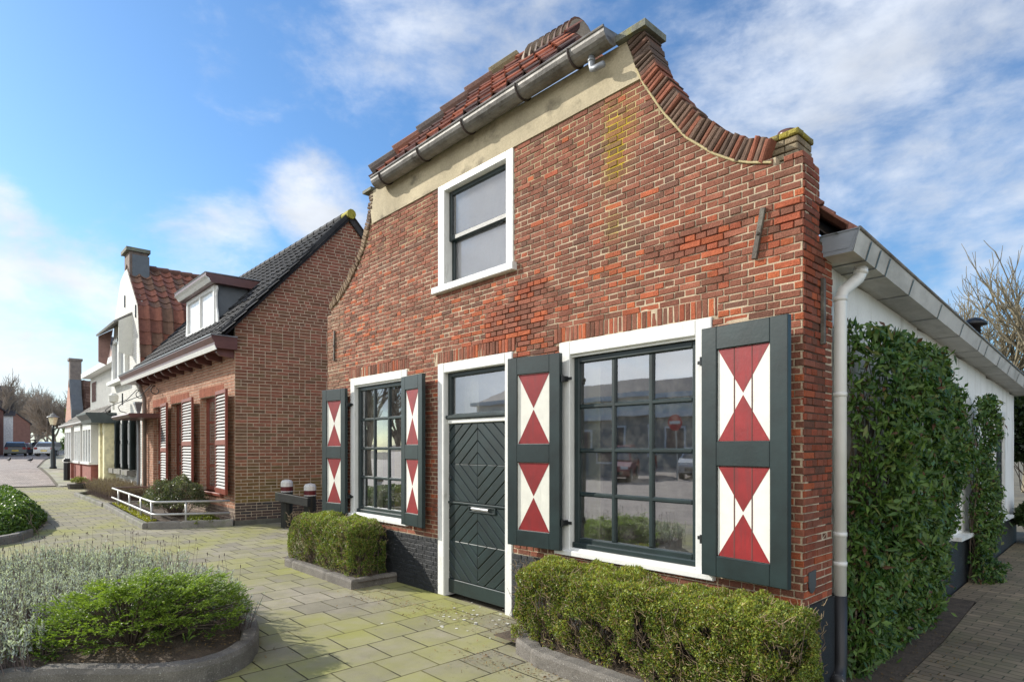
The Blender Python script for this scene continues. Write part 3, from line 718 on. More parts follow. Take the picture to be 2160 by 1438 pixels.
# shutters : hinge edge (x at the window) and outer edge, standing a little off the wall
def shutter(xh, ph, xo, po, z0, z1, label, boards):
    A = Vector((xh, D-ph, 0)); B = Vector((xo, D-po, 0)); u = (B-A).normalized(); W = (B-A).length
    n = Vector((u.y, -u.x, 0))
    if n.y > 0: n = -n
    w = Z_; O = Vector((A.x, A.y, 0))-n*.032
    mb = MB(); st_ = W*.19; H = z1-z0
    p1t, p1b, p2t, p2b = z1-.092*H, z1-.46*H, z1-.557*H, z1-.917*H
    for a in [(0, st_, z0, z1), (W-st_, W, z0, z1), (st_, W-st_, p1t, z1), (st_, W-st_, p2t, p1b), (st_, W-st_, z0, p2b)]:
        mb.fbox(O, u, w, n, *a, 0, .034, bev=.004)
    mb.fbox(O, u, w, n, -.0, W, z0, z1, -.010, .0, 0)
    sh = mb.build('shutter', M['green'], house); tag(sh, label)
    for (zt, zb) in [(p1t, p1b), (p2t, p2b)]:
        mb = MB(); nb = boards
        for k in range(nb):
            a, b = st_+(W-2*st_)*k/nb, st_+(W-2*st_)*(k+1)/nb
            mb.fbox(O, u, w, n, a, b, zb, zt, .002, .018, 0, bev=.004 if nb > 1 else 0)
        pn = mb.build('white_panel', M['whitep'], sh)
        mb = MB(); cx, cz = W/2, (zt+zb)/2; g_ = .008; hwp = (W-2*st_)/2-.006
        for sgn in (1, -1):
            zz = zt-.003 if sgn > 0 else zb+.003
            tri = [(cx-hwp, zz), (cx+hwp, zz), (cx, cz+sgn*.007)]
            if nb > 1:                            # cut by the board joints
                for k in range(nb):
                    a, b = st_+(W-2*st_)*k/nb+.0012, st_+(W-2*st_)*(k+1)/nb-.0012
                    pp = clip(clip(tri, -1, 0, -a), 1, 0, b)
                    if len(pp) > 2: mb.prism([O+u*x+w*z+n*.017 for x, z in pp], n*.0025)
            else: mb.prism([O+u*x+w*z+n*.017 for x, z in tri], n*.0025)
        mb.build('red_triangle', M['red'], pn)
        if nb > 1:
            for k in range(1, nb):
                gb = MB(); a = st_+(W-2*st_)*k/nb; gb.fbox(O, u, w, n, a-.0035, a+.0035, zb+.002, zt-.002, .0, .0205); gb.build('board_groove', M['groove'], pn)
    xd = 1 if xo > xh else -1
    for zz in (z0+.14*H, z1-.13*H):
        mb = MB()
        mb.fbox(Vector((xh-xd*.005, D-.002, zz)), X_, Z_, nF, -.02, .02, -.022, .022, 0, max(.02, ph-.03), bev=.003)
        mb.tube([(xh-xd*.012, D-ph+.02, zz-.03), (xh-xd*.012, D-ph+.02, zz+.03)], .012, 8)
        mb.fbox(Vector((xh-xd*.012, D-.012, zz)), X_, Z_, nF, -.06 if xd > 0 else 0, 0 if xd > 0 else .06, -.012, .012, 0, .012)
        mb.build('hinge', M['black'], sh)
    return sh
shutter(-7.385, .09, -7.90, .17, .72, 2.40, 'narrow grey green shutter left of the small window', 1)
shutter(-6.00, .095, -5.52, .13, .72, 2.425, 'shutter between the small window and the door', 1)
shutter(-3.505, .09, -4.08, .17, .72, 2.42, 'shutter between the door and the large window', 1)
shutter(-2.165, .095, -1.555, .145, .73, 2.425, 'boarded shutter right of the large window beside the corner', 3)
# ------------------------------------------------------------------ ground
def slabmat():
    m, nt, b = newmat('mossy_slabs'); P = geo(nt)
    mp = N(nt, 'ShaderNodeMapping'); mp.inputs['Rotation'].default_value = (0, 0, math.radians(90)); mp.inputs['Location'].default_value = (.13, .08, 0)
    wob = N(nt, 'ShaderNodeTexNoise'); wob.inputs['Scale'].default_value = 1.3; nt.links.new(P, wob.inputs['Vector'])
    va = N(nt, 'ShaderNodeVectorMath', operation='MULTIPLY_ADD'); nt.links.new(wob.outputs['Color'], va.inputs[0]); va.inputs[1].default_value = (.03, .03, 0); nt.links.new(P, va.inputs[2])
    nt.links.new(va.outputs[0], mp.inputs['Vector'])
    bt = N(nt, 'ShaderNodeTexBrick'); bt.offset = .5; bt.squash = 1
    for k, v in (('Scale', 1.0), ('Mortar Size', .0065), ('Mortar Smooth', .25), ('Bias', 0.0), ('Brick Width', .335), ('Row Height', .392)): bt.inputs[k].default_value = v
    bt.inputs['Color1'].default_value = (.22, .22, .22, 1); bt.inputs['Color2'].default_value = (.85, .85, .85, 1); bt.inputs['Mortar'].default_value = (.5, .5, .5, 1)
    nt.links.new(mp.outputs[0], bt.inputs['Vector'])
    base = mixc(nt, (.19, .175, .14), (.36, .325, .265), bt.outputs['Color'])
    grain = ramp(nt, noise(nt, P, 160, 3, .7), [(.3, .8), (.7, 1.16)]); base = mixc(nt, base, grain, 1.0, 'MULTIPLY')
    blot = ramp(nt, noise(nt, P, 4.5, 6, .65), [(.3, .75), (.75, 1.15)]); base = mixc(nt, base, blot, 1.0, 'MULTIPLY')
    # algae: large drifts modulated per slab
    al = noise(nt, P, .42, 5, .62, .4); al2 = noise(nt, P, 3.0, 5, .7)
    s1 = N(nt, 'ShaderNodeMath', operation='MULTIPLY_ADD'); nt.links.new(al2, s1.inputs[0]); s1.inputs[1].default_value = .35; nt.links.new(al, s1.inputs[2])
    s2 = N(nt, 'ShaderNodeMath', operation='MULTIPLY_ADD'); nt.links.new(bt.outputs['Color'], s2.inputs[0]); s2.inputs[1].default_value = .20; nt.links.new(s1.outputs[0], s2.inputs[2])
    am = ramp(nt, s2.outputs[0], [(.68, .08), (.96, .9)])
    base = mixc(nt, base, (.26, .262, .070), am)
    # wetter and darker near the house
    sx = N(nt, 'ShaderNodeSeparateXYZ'); nt.links.new(P, sx.inputs[0])
    jm = mixc(nt, (.035, .03, .02), (.16, .15, .05), ramp(nt, noise(nt, P, 1.7, 4, .7), [(.45, 0.0), (.65, 1.0)]))
    spots = ramp(nt, noise(nt, P, 34, 2, .5), [(.70, 0.0), (.76, .5)]); base = mixc(nt, base, (.10, .09, .06), spots)
    base = mixc(nt, base, jm, bt.outputs['Fac'])
    nt.links.new(base, b.inputs['Base Color']); b.inputs['Roughness'].default_value = .85; b.inputs['Specular IOR Level'].default_value = .25
    inv = N(nt, 'ShaderNodeMath', operation='SUBTRACT'); inv.inputs[0].default_value = 1; nt.links.new(bt.outputs['Fac'], inv.inputs[1])
    hh = N(nt, 'ShaderNodeMath', operation='MULTIPLY_ADD'); nt.links.new(bt.outputs['Color'], hh.inputs[0]); hh.inputs[1].default_value = .5; nt.links.new(inv.outputs[0], hh.inputs[2])
    p = bump(nt, b, hh.outputs[0], .8, .008); bump(nt, b, noise(nt, P, 120, 4, .7), .35, .004, p)
    return m
def klinker(name, c1, c2, w, h, rot, jc, off=.5, moss=None):
    m, nt, b = newmat(name); P = geo(nt)
    mp = N(nt, 'ShaderNodeMapping'); mp.inputs['Rotation'].default_value = (0, 0, math.radians(rot))
    wob = N(nt, 'ShaderNodeTexNoise'); wob.inputs['Scale'].default_value = 2.2; nt.links.new(P, wob.inputs['Vector'])
    va = N(nt, 'ShaderNodeVectorMath', operation='MULTIPLY_ADD'); nt.links.new(wob.outputs['Color'], va.inputs[0]); va.inputs[1].default_value = (.04, .04, 0); nt.links.new(P, va.inputs[2])
    nt.links.new(va.outputs[0], mp.inputs['Vector'])
    bt = N(nt, 'ShaderNodeTexBrick'); bt.offset = off
    for k, v in (('Scale', 1.0), ('Mortar Size', .005), ('Mortar Smooth', .3), ('Bias', 0.0), ('Brick Width', w), ('Row Height', h)): bt.inputs[k].default_value = v
    bt.inputs['Color1'].default_value = (*c1, 1); bt.inputs['Color2'].default_value = (*c2, 1); bt.inputs['Mortar'].default_value = (*jc, 1)
    nt.links.new(mp.outputs[0], bt.inputs['Vector'])
    base = mixc(nt, bt.outputs['Color'], ramp(nt, noise(nt, P, 1.2, 6, .65), [(.3, .65), (.7, 1.2)]), 1.0, 'MULTIPLY')
    if moss: base = mixc(nt, base, moss, ramp(nt, noise(nt, P, .9, 6, .7), [(.46, 0.0), (.72, .65)]))
    nt.links.new(base, b.inputs['Base Color']); b.inputs['Roughness'].default_value = .8
    bump(nt, b, bt.outputs['Fac'], -.7, .01); return m
M['slab'] = slabmat()
M['road'] = klinker('road_bricks', (.26, .21, .18), (.34, .29, .25), .21, .075, 0, (.14, .12, .10))
M['alley'] = klinker('alley_bricks', (.18, .14, .09), (.29, .22, .14), .20, .085, 4, (.04, .042, .02), moss=(.11, .12, .045))
M['far_slab'] = klinker('pavement_slabs', (.26, .25, .19), (.33, .32, .26), .3, .3, 0, (.16, .16, .1), moss=(.24, .27, .09))
def sheet(name, poly, mname, dz, kind='structure', sub=4.0):
    """polygon draped on the terrain, cut in strips so it follows the slopes"""
    xs = [p[0] for p in poly]; mb = MB(); x0, x1 = min(xs), max(xs)
    cuts = sorted(set([x0, x1]+[x for x in (-74, -42, -30) if x0 < x < x1]+[x0+(x1-x0)*k/12 for k in range(13)]))
    for a, b in zip(cuts, cuts[1:]):
        if b-a < 1e-4: continue
        pp = clip(clip(poly, -1, 0, -a), 1, 0, b)
        ys = sorted(set([min(p[1] for p in pp)]+[y for y in (6, 8, 10, 12, 14) if len(pp) > 2 and min(p[1] for p in pp) < y < max(p[1] for p in pp)]+[max(p[1] for p in pp)])) if len(pp) > 2 else []
        for c, d in zip(ys, ys[1:]):
            q = clip(clip(pp, 0, -1, -c), 0, 1, d)
            if len(q) > 2: mb.add([(p[0], p[1], gzs(p[0], p[1])+dz) for p in q], [tuple(range(len(q)))])
    o = mb.build(name, M[mname]); tag(o, kind=kind); return o
def gzs(x, y):
    return gz(x, 0) if x < -3 else 0.03*max(0, min(y-6, 8))
M['earth'] = mat('bare_earth', (.13, .115, .08), .95, var=.3, vs=1.2)
mb = MB()
xs = [-900, -300, -150, -74, -60, -50, -42, -38, -34, -30, -20, -10, 0, 60, 300, 900]
for a, b in zip(xs, xs[1:]):
    mb.add([(a, -900, gz(a)-.03), (b, -900, gz(b)-.03), (b, 900, gz(b)-.03), (a, 900, gz(a)-.03)], [(0, 1, 2, 3)])
tag(mb.build('ground', M['earth']), kind='structure')
sheet('pavement', [(-30.6, -3.0), (3, -3.0), (3, 4.3), (-1.45, 4.3), (-1.45, 3.9), (-8.0, 3.9), (-8.0, 9), (-14.5, 9), (-13.2, 4.4), (-30.6, 4.4)], 'slab', .0)
sheet('street_road', [(-170, -3.6), (-30.6, -4.5), (-31.4, 1.2), (-31.2, 3.0), (-36, 3.2), (-44, 3.35), (-60, 5.0), (-90, 9.0), (-170, 22)], 'road', .0)
sheet('far_pavement', [(-30.6, 3.0), (-30.6, 4.4), (-60, 9.0), (-90, 13.0), (-90, 9.2), (-60, 5.2), (-44, 3.5), (-36, 3.3), (-31.2, 3.1)], 'far_slab', .03)
sheet('alley_path', [(-1.20, 4.33), (3.5, 4.33), (3.5, 14.0), (-1.28, 14.0), (-1.26, 7.3), (-1.22, 6.0)], 'alley', .006)
sheet('alley_path', [(-1.50, 7.55), (-1.22, 7.55), (-1.22, 14.0), (-1.50, 14.0)], 'alley', .002)
sheet('alley_soil', [(-1.52, 4.33), (-1.205, 4.33), (-1.225, 6.0), (-1.265, 7.3), (-1.28, 7.59), (-1.52, 7.59)], 'soil', .004)
sheet('front_road', [(-60, -40), (20, -40), (20, -3.05), (-30, -3.05), (-60, -4)], 'road', -.004)
# ------------------------------------------------------------------ sky, sun, camera
w = bpy.data.worlds.new('World'); S.world = w; w.use_nodes = True
nt = w.node_tree; bg = nt.nodes['Background']
SUN_EL, SUN_AZV = math.radians(29), Vector((-math.sin(math.radians(60)), -math.cos(math.radians(60)), 0))
sdir = Vector((SUN_AZV.x*math.cos(SUN_EL), SUN_AZV.y*math.cos(SUN_EL), math.sin(SUN_EL)))
sky = N(nt, 'ShaderNodeTexSky', sky_type='NISHITA', sun_disc=False); sky.sun_elevation = SUN_EL
sky.sun_rotation = math.atan2(sdir.x, sdir.y); sky.air_density = 1.15; sky.dust_density = .6; sky.ozone_density = 1.6; sky.altitude = 10
tc = N(nt, 'ShaderNodeTexCoord').outputs['Generated']
nrm = N(nt, 'ShaderNodeVectorMath', operation='NORMALIZE'); nt.links.new(tc, nrm.inputs[0]); dirv = nrm.outputs[0]
def fbm(scale, s=(1, 1, 1), det=8, rough=.6, dist=.3, loc=(0, 0, 0)):
    mp = N(nt, 'ShaderNodeMapping'); mp.inputs['Scale'].default_value = s; mp.inputs['Location'].default_value = loc; nt.links.new(dirv, mp.inputs['Vector'])
    return noise(nt, mp.outputs[0], scale, det, rough, dist)
def math2(op, a, b, clampit=False):
    n = N(nt, 'ShaderNodeMath', operation=op, use_clamp=clampit)
    for i, v in enumerate((a, b)):
        if isinstance(v, (int, float)): n.inputs[i].default_value = v
        else: nt.links.new(v, n.inputs[i])
    return n.outputs[0]
def blob(px, py, inner, outer, wgt):
    c = Vector(ray(px, py)).normalized()
    d = N(nt, 'ShaderNodeVectorMath', operation='DOT_PRODUCT'); nt.links.new(dirv, d.inputs[0]); d.inputs[1].default_value = c
    mr = N(nt, 'ShaderNodeMapRange', interpolation_type='SMOOTHSTEP'); nt.links.new(d.outputs['Value'], mr.inputs[0])
    mr.inputs[1].default_value = math.cos(math.radians(outer)); mr.inputs[2].default_value = math.cos(math.radians(inner)); mr.inputs[3].default_value = 0; mr.inputs[4].default_value = wgt
    return mr.outputs[0]
B = [(-160, 720, 3, 15, .62), (60, 700, 3, 12, .50), (260, 620, 2, 8, .38), (450, 580, 1.5, 8, .42), (-20, 440, 0, 4.0, .55), (690, 440, .5, 6, .58), (800, 420, .5, 5, .5), (1000, 120, 3, 15, .50),
     (860, 180, 2, 8, .36), (1300, 60, 4, 16, .54), (1700, 100, 6, 18, .62), (2050, 180, 4, 16, .58), (1900, 320, 3, 13, .48), (2150, 430, 2, 10, .40), (40, 820, 3, 14, .5)]
tot = None
for b_ in B:
    s_ = blob(*b_); tot = s_ if tot is None else math2('MAXIMUM', tot, s_)
for vd, inn, out, wg in [((.6, -.8, .25), 25, 62, .75), ((.95, -.1, .45), 12, 34, .6), ((0, -.3, 1), 10, 30, .5), ((-.55, -.8, .16), 14, 36, .8)]:  # unseen clouds added for fill light; the last mirrors in the large window
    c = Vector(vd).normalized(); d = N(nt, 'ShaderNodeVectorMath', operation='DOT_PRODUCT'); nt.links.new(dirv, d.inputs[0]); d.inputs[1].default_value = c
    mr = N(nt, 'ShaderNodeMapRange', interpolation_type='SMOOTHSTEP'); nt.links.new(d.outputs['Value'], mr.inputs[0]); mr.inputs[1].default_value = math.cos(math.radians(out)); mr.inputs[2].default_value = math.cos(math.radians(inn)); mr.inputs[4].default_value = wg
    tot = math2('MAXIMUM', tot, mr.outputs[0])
n1 = fbm(3.6, (1, 1, 2.2), 9, .60, .25, (.3, .1, 0)); n2 = fbm(13, (1, 1, 1.6), 7, .6, .2)
nn = math2('ADD', math2('MULTIPLY', math2('SUBTRACT', n1, .5), 1.75), math2('MULTIPLY', math2('SUBTRACT', n2, .5), .7))
cl = math2('ADD', tot, nn)
cf = N(nt, 'ShaderNodeMapRange', interpolation_type='SMOOTHSTEP'); nt.links.new(cl, cf.inputs[0]); cf.inputs[1].default_value = .10; cf.inputs[2].default_value = .86; cf.inputs[4].default_value = .93
sh_ = ramp(nt, fbm(6, (1, 1, 2.5), 5, .5, 0, (0, 0, .4)), [(.35, .78), (.65, 1.0)])
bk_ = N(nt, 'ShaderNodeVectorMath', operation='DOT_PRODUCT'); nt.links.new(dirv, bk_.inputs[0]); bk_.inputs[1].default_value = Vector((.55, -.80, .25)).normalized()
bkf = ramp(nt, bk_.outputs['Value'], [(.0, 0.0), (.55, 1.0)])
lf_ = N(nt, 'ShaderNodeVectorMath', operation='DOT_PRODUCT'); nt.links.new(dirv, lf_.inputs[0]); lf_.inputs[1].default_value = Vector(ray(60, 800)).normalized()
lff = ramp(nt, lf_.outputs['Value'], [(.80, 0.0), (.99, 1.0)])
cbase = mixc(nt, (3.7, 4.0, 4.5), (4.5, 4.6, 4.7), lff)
cbase = mixc(nt, cbase, (9.5, 9.4, 9.2), bkf)  # clouds behind the camera made brighter to lift the fill light
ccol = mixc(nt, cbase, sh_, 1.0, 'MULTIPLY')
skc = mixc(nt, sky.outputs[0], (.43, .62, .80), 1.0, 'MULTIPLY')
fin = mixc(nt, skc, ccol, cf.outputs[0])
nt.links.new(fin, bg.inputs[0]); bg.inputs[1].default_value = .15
sun = bpy.data.lights.new('sun', 'SUN'); sun.energy = 3.9; sun.angle = math.radians(.5); sun.color = (1, .94, .84)
so = bpy.data.objects.new('sun', sun); C.objects.link(so); so.rotation_euler = sdir.to_track_quat('Z', 'Y').to_euler()
so.location = sdir*50
cam = bpy.data.cameras.new('camera'); cam.sensor_width = 36; cam.lens = 36*F_/2160; cam.shift_y = (945-719)/2160; cam.clip_end = 3000; cam.clip_start = .05
co = bpy.data.objects.new('camera', cam); C.objects.link(co); co.location = (0, 0, H_); co.rotation_euler = (math.pi/2, 0, T_)
S.camera = co
S.view_settings.view_transform = 'Standard'; S.view_settings.look = 'None'; S.view_settings.gamma = 1; S.view_settings.exposure = 0.65
# ------------------------------------------------------------------ neighbour: brown brick house with dark tiled roof
GA = math.radians(7.9); G0 = Vector((-13.02, 4.22, 0)); GD = Vector((math.sin(GA), math.cos(GA), 0)); GN = Vector((math.cos(GA), -math.sin(GA), 0))
B2Y = 4.22; B2L = UX(300, B2Y)
bh = thing('brick_house', (-17, B2Y, 0), 'brown brick house with dark grey tiled roof, dormer and louvred shutters', 'house')
def gable_pt(x, y):                              # pixel on the gable plane
    d = Vector(ray(x, y)); o = Vector((0, 0, H_)); k = (G0-o).dot(GN)/d.dot(GN); return o+d*k
PK = gable_pt(736, 462); KP = (PK-G0).dot(GD); ZP = PK.z
_g = (onY(467, 731.7, B2Y-.38).z+onY(281, 804, B2Y-.38).z)/2+.32
EZ = _g+.28*(ZP+.10-_g)/(PK.y-B2Y+.28)-.02
def gedge(z):
    if z <= EZ: return (0, 2*KP)
    t = (z-EZ)/(ZP-EZ); return (KP*t, 2*KP-KP*t)
PB = [(.165, .095, .062), (.215, .108, .070), (.25, .105, .070), (.18, .118, .068), (.28, .115, .078)]
def b2c(x, z):
    c = lerp(PB[R.randrange(5)], PB[R.randrange(5)], R.random()); c = lerp(c, (.23, .075, .055), max(0, min(.5, (z-2.5)*.12)))
    if z < 1.5: c = lerp(c, (.15, .12, .035), max(0, min(.75, (1.5-z)*.6*(1+mn.noise(Vector((x, z*3, 0)))))))
    k = R.uniform(.85, 1.15); return (c[0]*k, c[1]*k, c[2]*k)
mb = MB(); cr = .0695
def giv(z): a, b = gedge(z); return [(a+.0, b)] if b-a > .1 else []
brickwork(mb, G0, GD, GN, .46, ZP, cr, .013, .225, giv, b2c, bond='wild', dep=.0, e=.005, rough=.002, back=.015)
brickwork(mb, G0, GD, GN, .10, .46, .06, .012, .2, lambda z: [(0, 2*KP)], lambda x, z: lerp((.06, .055, .055), (.10, .07, .06), R.random()), bond='wild', dep=.004, e=.004, back=.02)
mb.prism([G0-GN*.006+GD*0, G0-GN*.006+GD*2*KP, G0-GN*.006+GD*2*KP+Z_*EZ, G0-GN*.006+GD*KP+Z_*ZP, G0-GN*.006+Z_*EZ], -GN*.25, 1, (.50, .42, .32))
mb.fbox(G0, GD, Z_, GN, -.01, 2*KP, 0, .10, -.1, .02, 1, (.12, .12, .10))
gw = mb.build('gable_wall', [M['brick'], M['mortar']], bh)
# front wall with three tall openings
def X2(x): return UX(x, B2Y)
def ZZ(x, y, Y=B2Y): return onY(x, y, Y).z
ops = [(X2(323), X2(350), .05, ZZ(330, 846)), (X2(360.5), X2(398), .62, ZZ(365, 841)), (X2(422), X2(470), ZZ(422, 1029), ZZ(424, 834.5))]
ZT = 2.78
ops = [(a, b, c, ZT) for a, b, c, d in ops]; ops[2] = (ops[2][0], ops[2][1], .62, ZT)
EZF = 3.62
mb = MB(); FO = Vector((0, B2Y, 0))
def fiv(z): return subtract([(B2L, -13.02)], [(a, b) for a, b, c, d in ops if c < z < d]+[(a-.06, b+.06) for a, b, c, d in ops if d <= z < d+.22])
def b2f(x, z):  # bricks lighter than on the gable: sunlit tone put into the colour
    c = lerp((.33, .17, .11), (.44, .23, .15), R.random()); k = R.uniform(.85, 1.1); return (c[0]*k, c[1]*k, c[2]*k)
brickwork(mb, FO, X_, nF, .34, EZF, cr, .013, .225, fiv, b2f, bond='wild', dep=.0, e=.004, rough=.002, back=.015)
brickwork(mb, FO, X_, nF, .0, .34, .07, .012, .2, lambda z: subtract([(B2L, -13.02)], [ops[0][:2]]), lambda x, z: (.2, .15, .12), bond='wild', dep=.0, back=.02)
for a, b, c, d in ops:
    x = a-.055
    while x < b+.05: one_brick(mb, FO, X_, nF, x, x+.05, d+.005, d+.215, 0, .015, .004, lerp((.28, .10, .06), (.36, .13, .08), R.random())); x += .062
def f2in(x, z): return not any(a < x < b and c < z < d for a, b, c, d in ops)
cellwall(mb, FO, X_, nF, breaks(B2L, -13.03, .4, [v for o in ops for v in o[:2]]), breaks(0, EZF+.15, .4, [v for o in ops for v in o[2:]]), f2in, .25, lambda x, z: -.006, 1, lambda x, z: (.50, .42, .33))
for a, b, c, d in ops:                            # brick reveals
    for sx, xx in ((1, a), (-1, b)):
        brickwork(mb, Vector((xx, B2Y, 0)), Y_, X_*sx, c+.07, d, cr, .013, .10, lambda z: [(.0, .2)], b2f, bond='wild', dep=.004, back=.01)
mb.build('front_wall', [M['brick'], M['mortar']], bh)
M['rust'] = mat('red_brown_paint', (.20, .045, .025), .45, var=.2, vs=6, bmp=.2)
M['brownp'] = mat('brown_fascia_paint', (.11, .045, .04), .4, var=.2)
M['greyslat'] = mat('grey_louvre', (.155, .155, .145), .5, var=.08)
for i, (a, b, c, d) in enumerate(ops):
    mb = MB(); y0 = B2Y+.14
    f_ = .07
    for q in [(a, a+f_, c, d), (b-f_, b, c, d), (a+f_, b-f_, d-f_, d), (a+f_, b-f_, c, c+f_)]: mb.fbox((0, y0+.06, 0), X_, Z_, nF, *q, 0, .06, bev=.006)
    if i == 0:
        mb.fbox((0, y0+.05, 0), X_, Z_, nF, a+f_, b-f_, c+f_, d-.42, 0, .04); mb.fbox((0, y0+.05, 0), X_, Z_, nF, a+f_, b-f_, d-.42, d-.36, 0, .06)
        for k in range(1, 5): xx = a+f_+(b-a-2*f_)*k/5; mb.fbox((0, y0+.05, 0), X_, Z_, nF, xx-.008, xx+.008, c+.1, d-.45, 0, .047)
        o = mb.build('door', M['rust'], bh); mb = MB(); mb.box(a+f_, b-f_, y0+.03, y0+.035, d-.36, d-f_); mb.build('pane', M['glass'], o)
        mb = MB(); mb.lathe((a+.13, y0-.005, 1.15), [(.02, 0), (.02, .08)], 8); mb.build('handle', M['zincl'], o)
    else:
        o = mb.build('window', M['rust'], bh)
        mb = MB(); g = [(a+f_+.0, b-f_, c+f_, d-f_)]
        for q in [(a+f_, a+f_+.05, c+f_, d-f_), (b-f_-.05, b-f_, c+f_, d-f_)]: mb.fbox((0, y0+.05, 0), X_, Z_, nF, *q, 0, .04, bev=.005)
        mb.fbox((0, y0+.05, 0), X_, Z_, nF, (a+b)/2-.03, (a+b)/2+.03, c+f_, d-f_, 0, .045, bev=.005)
        for k in range(5): zz = c+f_+(d-c-2*f_)*k/4; mb.fbox((0, y0+.05, 0), X_, Z_, nF, a+f_, b-f_, zz-.025, zz+.025, 0, .042, bev=.005)
        mb.build('sash', M['rust'], o)
        mb = MB(); mb.box(a+f_, b-f_, y0+.028, y0+.032, c+f_, d-f_); mb.build('pane', M['glass'], o)
        curtain(a+.1, b-.1, c+.1, c+.9, y0+.15, 'white', o)
        mb = MB(); mb.fbox((0, B2Y+.15, 0), X_, Z_, nF, a-.05, b+.06, c-.07, c+.0, 0, .2, bev=.01); mb.build('window_sill', M['rust'], o)
    mb = MB(); mb.box(a, b, B2Y+.3, B2Y+.32, c, d); mb.build('room_wall', M['dark'], bh)
def louvre(xa, ya, xb, yb, z0, z1, lab=None):
    A, Bp = Vector((xa, ya, 0)), Vector((xb, yb, 0)); u = (Bp-A).normalized(); W = (Bp-A).length; n = Vector((u.y, -u.x, 0))
    mb = MB()
    for q in [(0, .045, z0, z1), (W-.045, W, z0, z1), (.045, W-.045, z1-.08, z1), (.045, W-.045, z0, z0+.12), (.045, W-.045, z0+(z1-z0)*.47, z0+(z1-z0)*.47+.11)]: mb.fbox(A, u, Z_, n, *q, -.025, .025, bev=.004)
    s_ = mb.build('louvred_shutter', M['rust'], bh); mb = MB()
    for (za, zb) in [(z0+.12, z0+(z1-z0)*.47), (z0+(z1-z0)*.47+.11, z1-.08)]:
        k = int((zb-za)/.066)
        for i in range(k):
            z = za+(i+.5)*(zb-za)/k
            P = lambda a, b, c: A+u*a+Z_*b+n*c
            mb.add([P(.046, z-.03, .024), P(W-.046, z-.03, .024), P(W-.046, z+.024, -.016), P(.046, z+.024, -.016), P(.046, z-.038, .020), P(W-.046, z-.038, .020)], [(0, 1, 2, 3), (4, 5, 1, 0)])
    mb.build('slats', M['greyslat'], s_)
    return s_
for (xa, xb, z0, z1) in [(UX(455, B2Y-.11), UX(480, B2Y-.15), .64, 2.82), (UX(384, B2Y-.11), UX(408, B2Y-.15), .64, 2.80), (UX(339, B2Y-.11), UX(354, B2Y-.15), .35, 2.80)]:
    louvre(xa, B2Y-.10, xb, B2Y-.17, z0, z1)
# eaves box, brackets
mb = MB(); x0, x1 = X2(287)-.0, -12.98
GEZ = onY(467, 731.7, B2Y-.38).z; GE2 = onY(281, 804, B2Y-.38).z
GEZ = (GEZ+GE2)/2
yF = B2Y-.40
pr = [(yF, GEZ+.03), (yF-.02, GEZ+.09), (yF-.02, GEZ+.14), (yF-.08, GEZ+.24), (yF-.08, GEZ+.28), (B2Y+.02, GEZ+.28), (B2Y+.02, GEZ+.03)]
mb.prism([(x0, p, q) for p, q in pr], (x1+.05-x0, 0, 0))
ev = mb.build('eaves_gutter', M['brownp'], bh)
mb = MB(); mb.prism([(x0, yF-.001, GEZ-.005), (x0, yF-.03, GEZ+.085), (x0, yF-.02, GEZ+.085), (x0, yF+.02, GEZ-.005)], (x1+.07-x0, 0, 0)); mb.build('white_moulding', M['white'], ev)
mb = MB(); mb.box(x0-.0, x1+.07, yF-.10, B2Y+.02, GEZ+.28, GEZ+.30); mb.build('zinc_edge', M['zincl'], ev)
for k in range(11):
    x = -13.15-(k)*.75
    if x < x0+.1: break
    mb = MB(); mb.prism([(x, B2Y-.34, GEZ+.03), (x, B2Y-.34, GEZ-.04), (x, B2Y-.28, GEZ-.10), (x, B2Y-.0, GEZ-.13), (x, B2Y, GEZ+.03)], (.09, 0, 0)); mb.build('eaves_bracket', M['brownp'], ev)
# roof
def gtile(i, j): k = R.uniform(.75, 1.2); return (.040*k, .041*k, .044*k)
mb = MB(); RY = PK.y+.0; EY = B2Y-.28; ez = GEZ+.32
Vr = Vector((0, RY-EY, ZP+.10-ez)); sl = Vr.length; wR = -12.72-(x0)
nu = int(wR/.30)
pantiles(mb, Vector((x0, EY, ez)), X_, Vr, nu, int(sl/.33), wR/nu, sl/int(sl/.33), .035, .035, gtile, kind='f')
mb.add([(x0, EY, ez-.02), (-12.8, EY, ez-.02), (-12.55, RY, ZP+.06), (x0, RY, ZP+.06)], [(0, 1, 2, 3)], 0, (.02, .02, .02))
mb.add([(x0, RY, ZP+.10), (-12.55, RY, ZP+.10), (-12.2, 2*RY-EY, ez), (x0, 2*RY-EY, ez)], [(0, 1, 2, 3)], 0, (.04, .04, .045))
rf = mb.build('roof', M['tile'], bh)
mb = MB(); nvt = 13
ga = G0+GN*.04-GD*(B2Y-EY)+Z_*(ez+.06); gb = G0+GD*KP+Z_*(ZP+.13)+GN*.04
for i in range(nvt):
    a = ga.lerp(gb, i/nvt); b = ga.lerp(gb, (i+1.08)/nvt); t = (b-a).normalized(); up = GN.cross(t)
    if up.z < 0: up = -up
    mb.fbox(a, t, up, GN, 0, (b-a).length, -.13+.012, .03+.012*(i % 1), -.12, .035, 0, gtile(0, 0), bev=.01)
gc = G0+GD*KP*2+Z_*(EZ+.02)+GN*.04
for i in range(nvt):
    a = gb.lerp(gc, i/nvt); b = gb.lerp(gc, (i+1.08)/nvt); t = (b-a).normalized(); up = GN.cross(t)
    if up.z < 0: up = -up
    mb.fbox(a, t, up, GN, 0, (b-a).length, -.13, .03, -.12, .03, 0, gtile(0, 0), bev=.01)
mb.build('verge_tile', M['tile'], rf)
mb = MB()
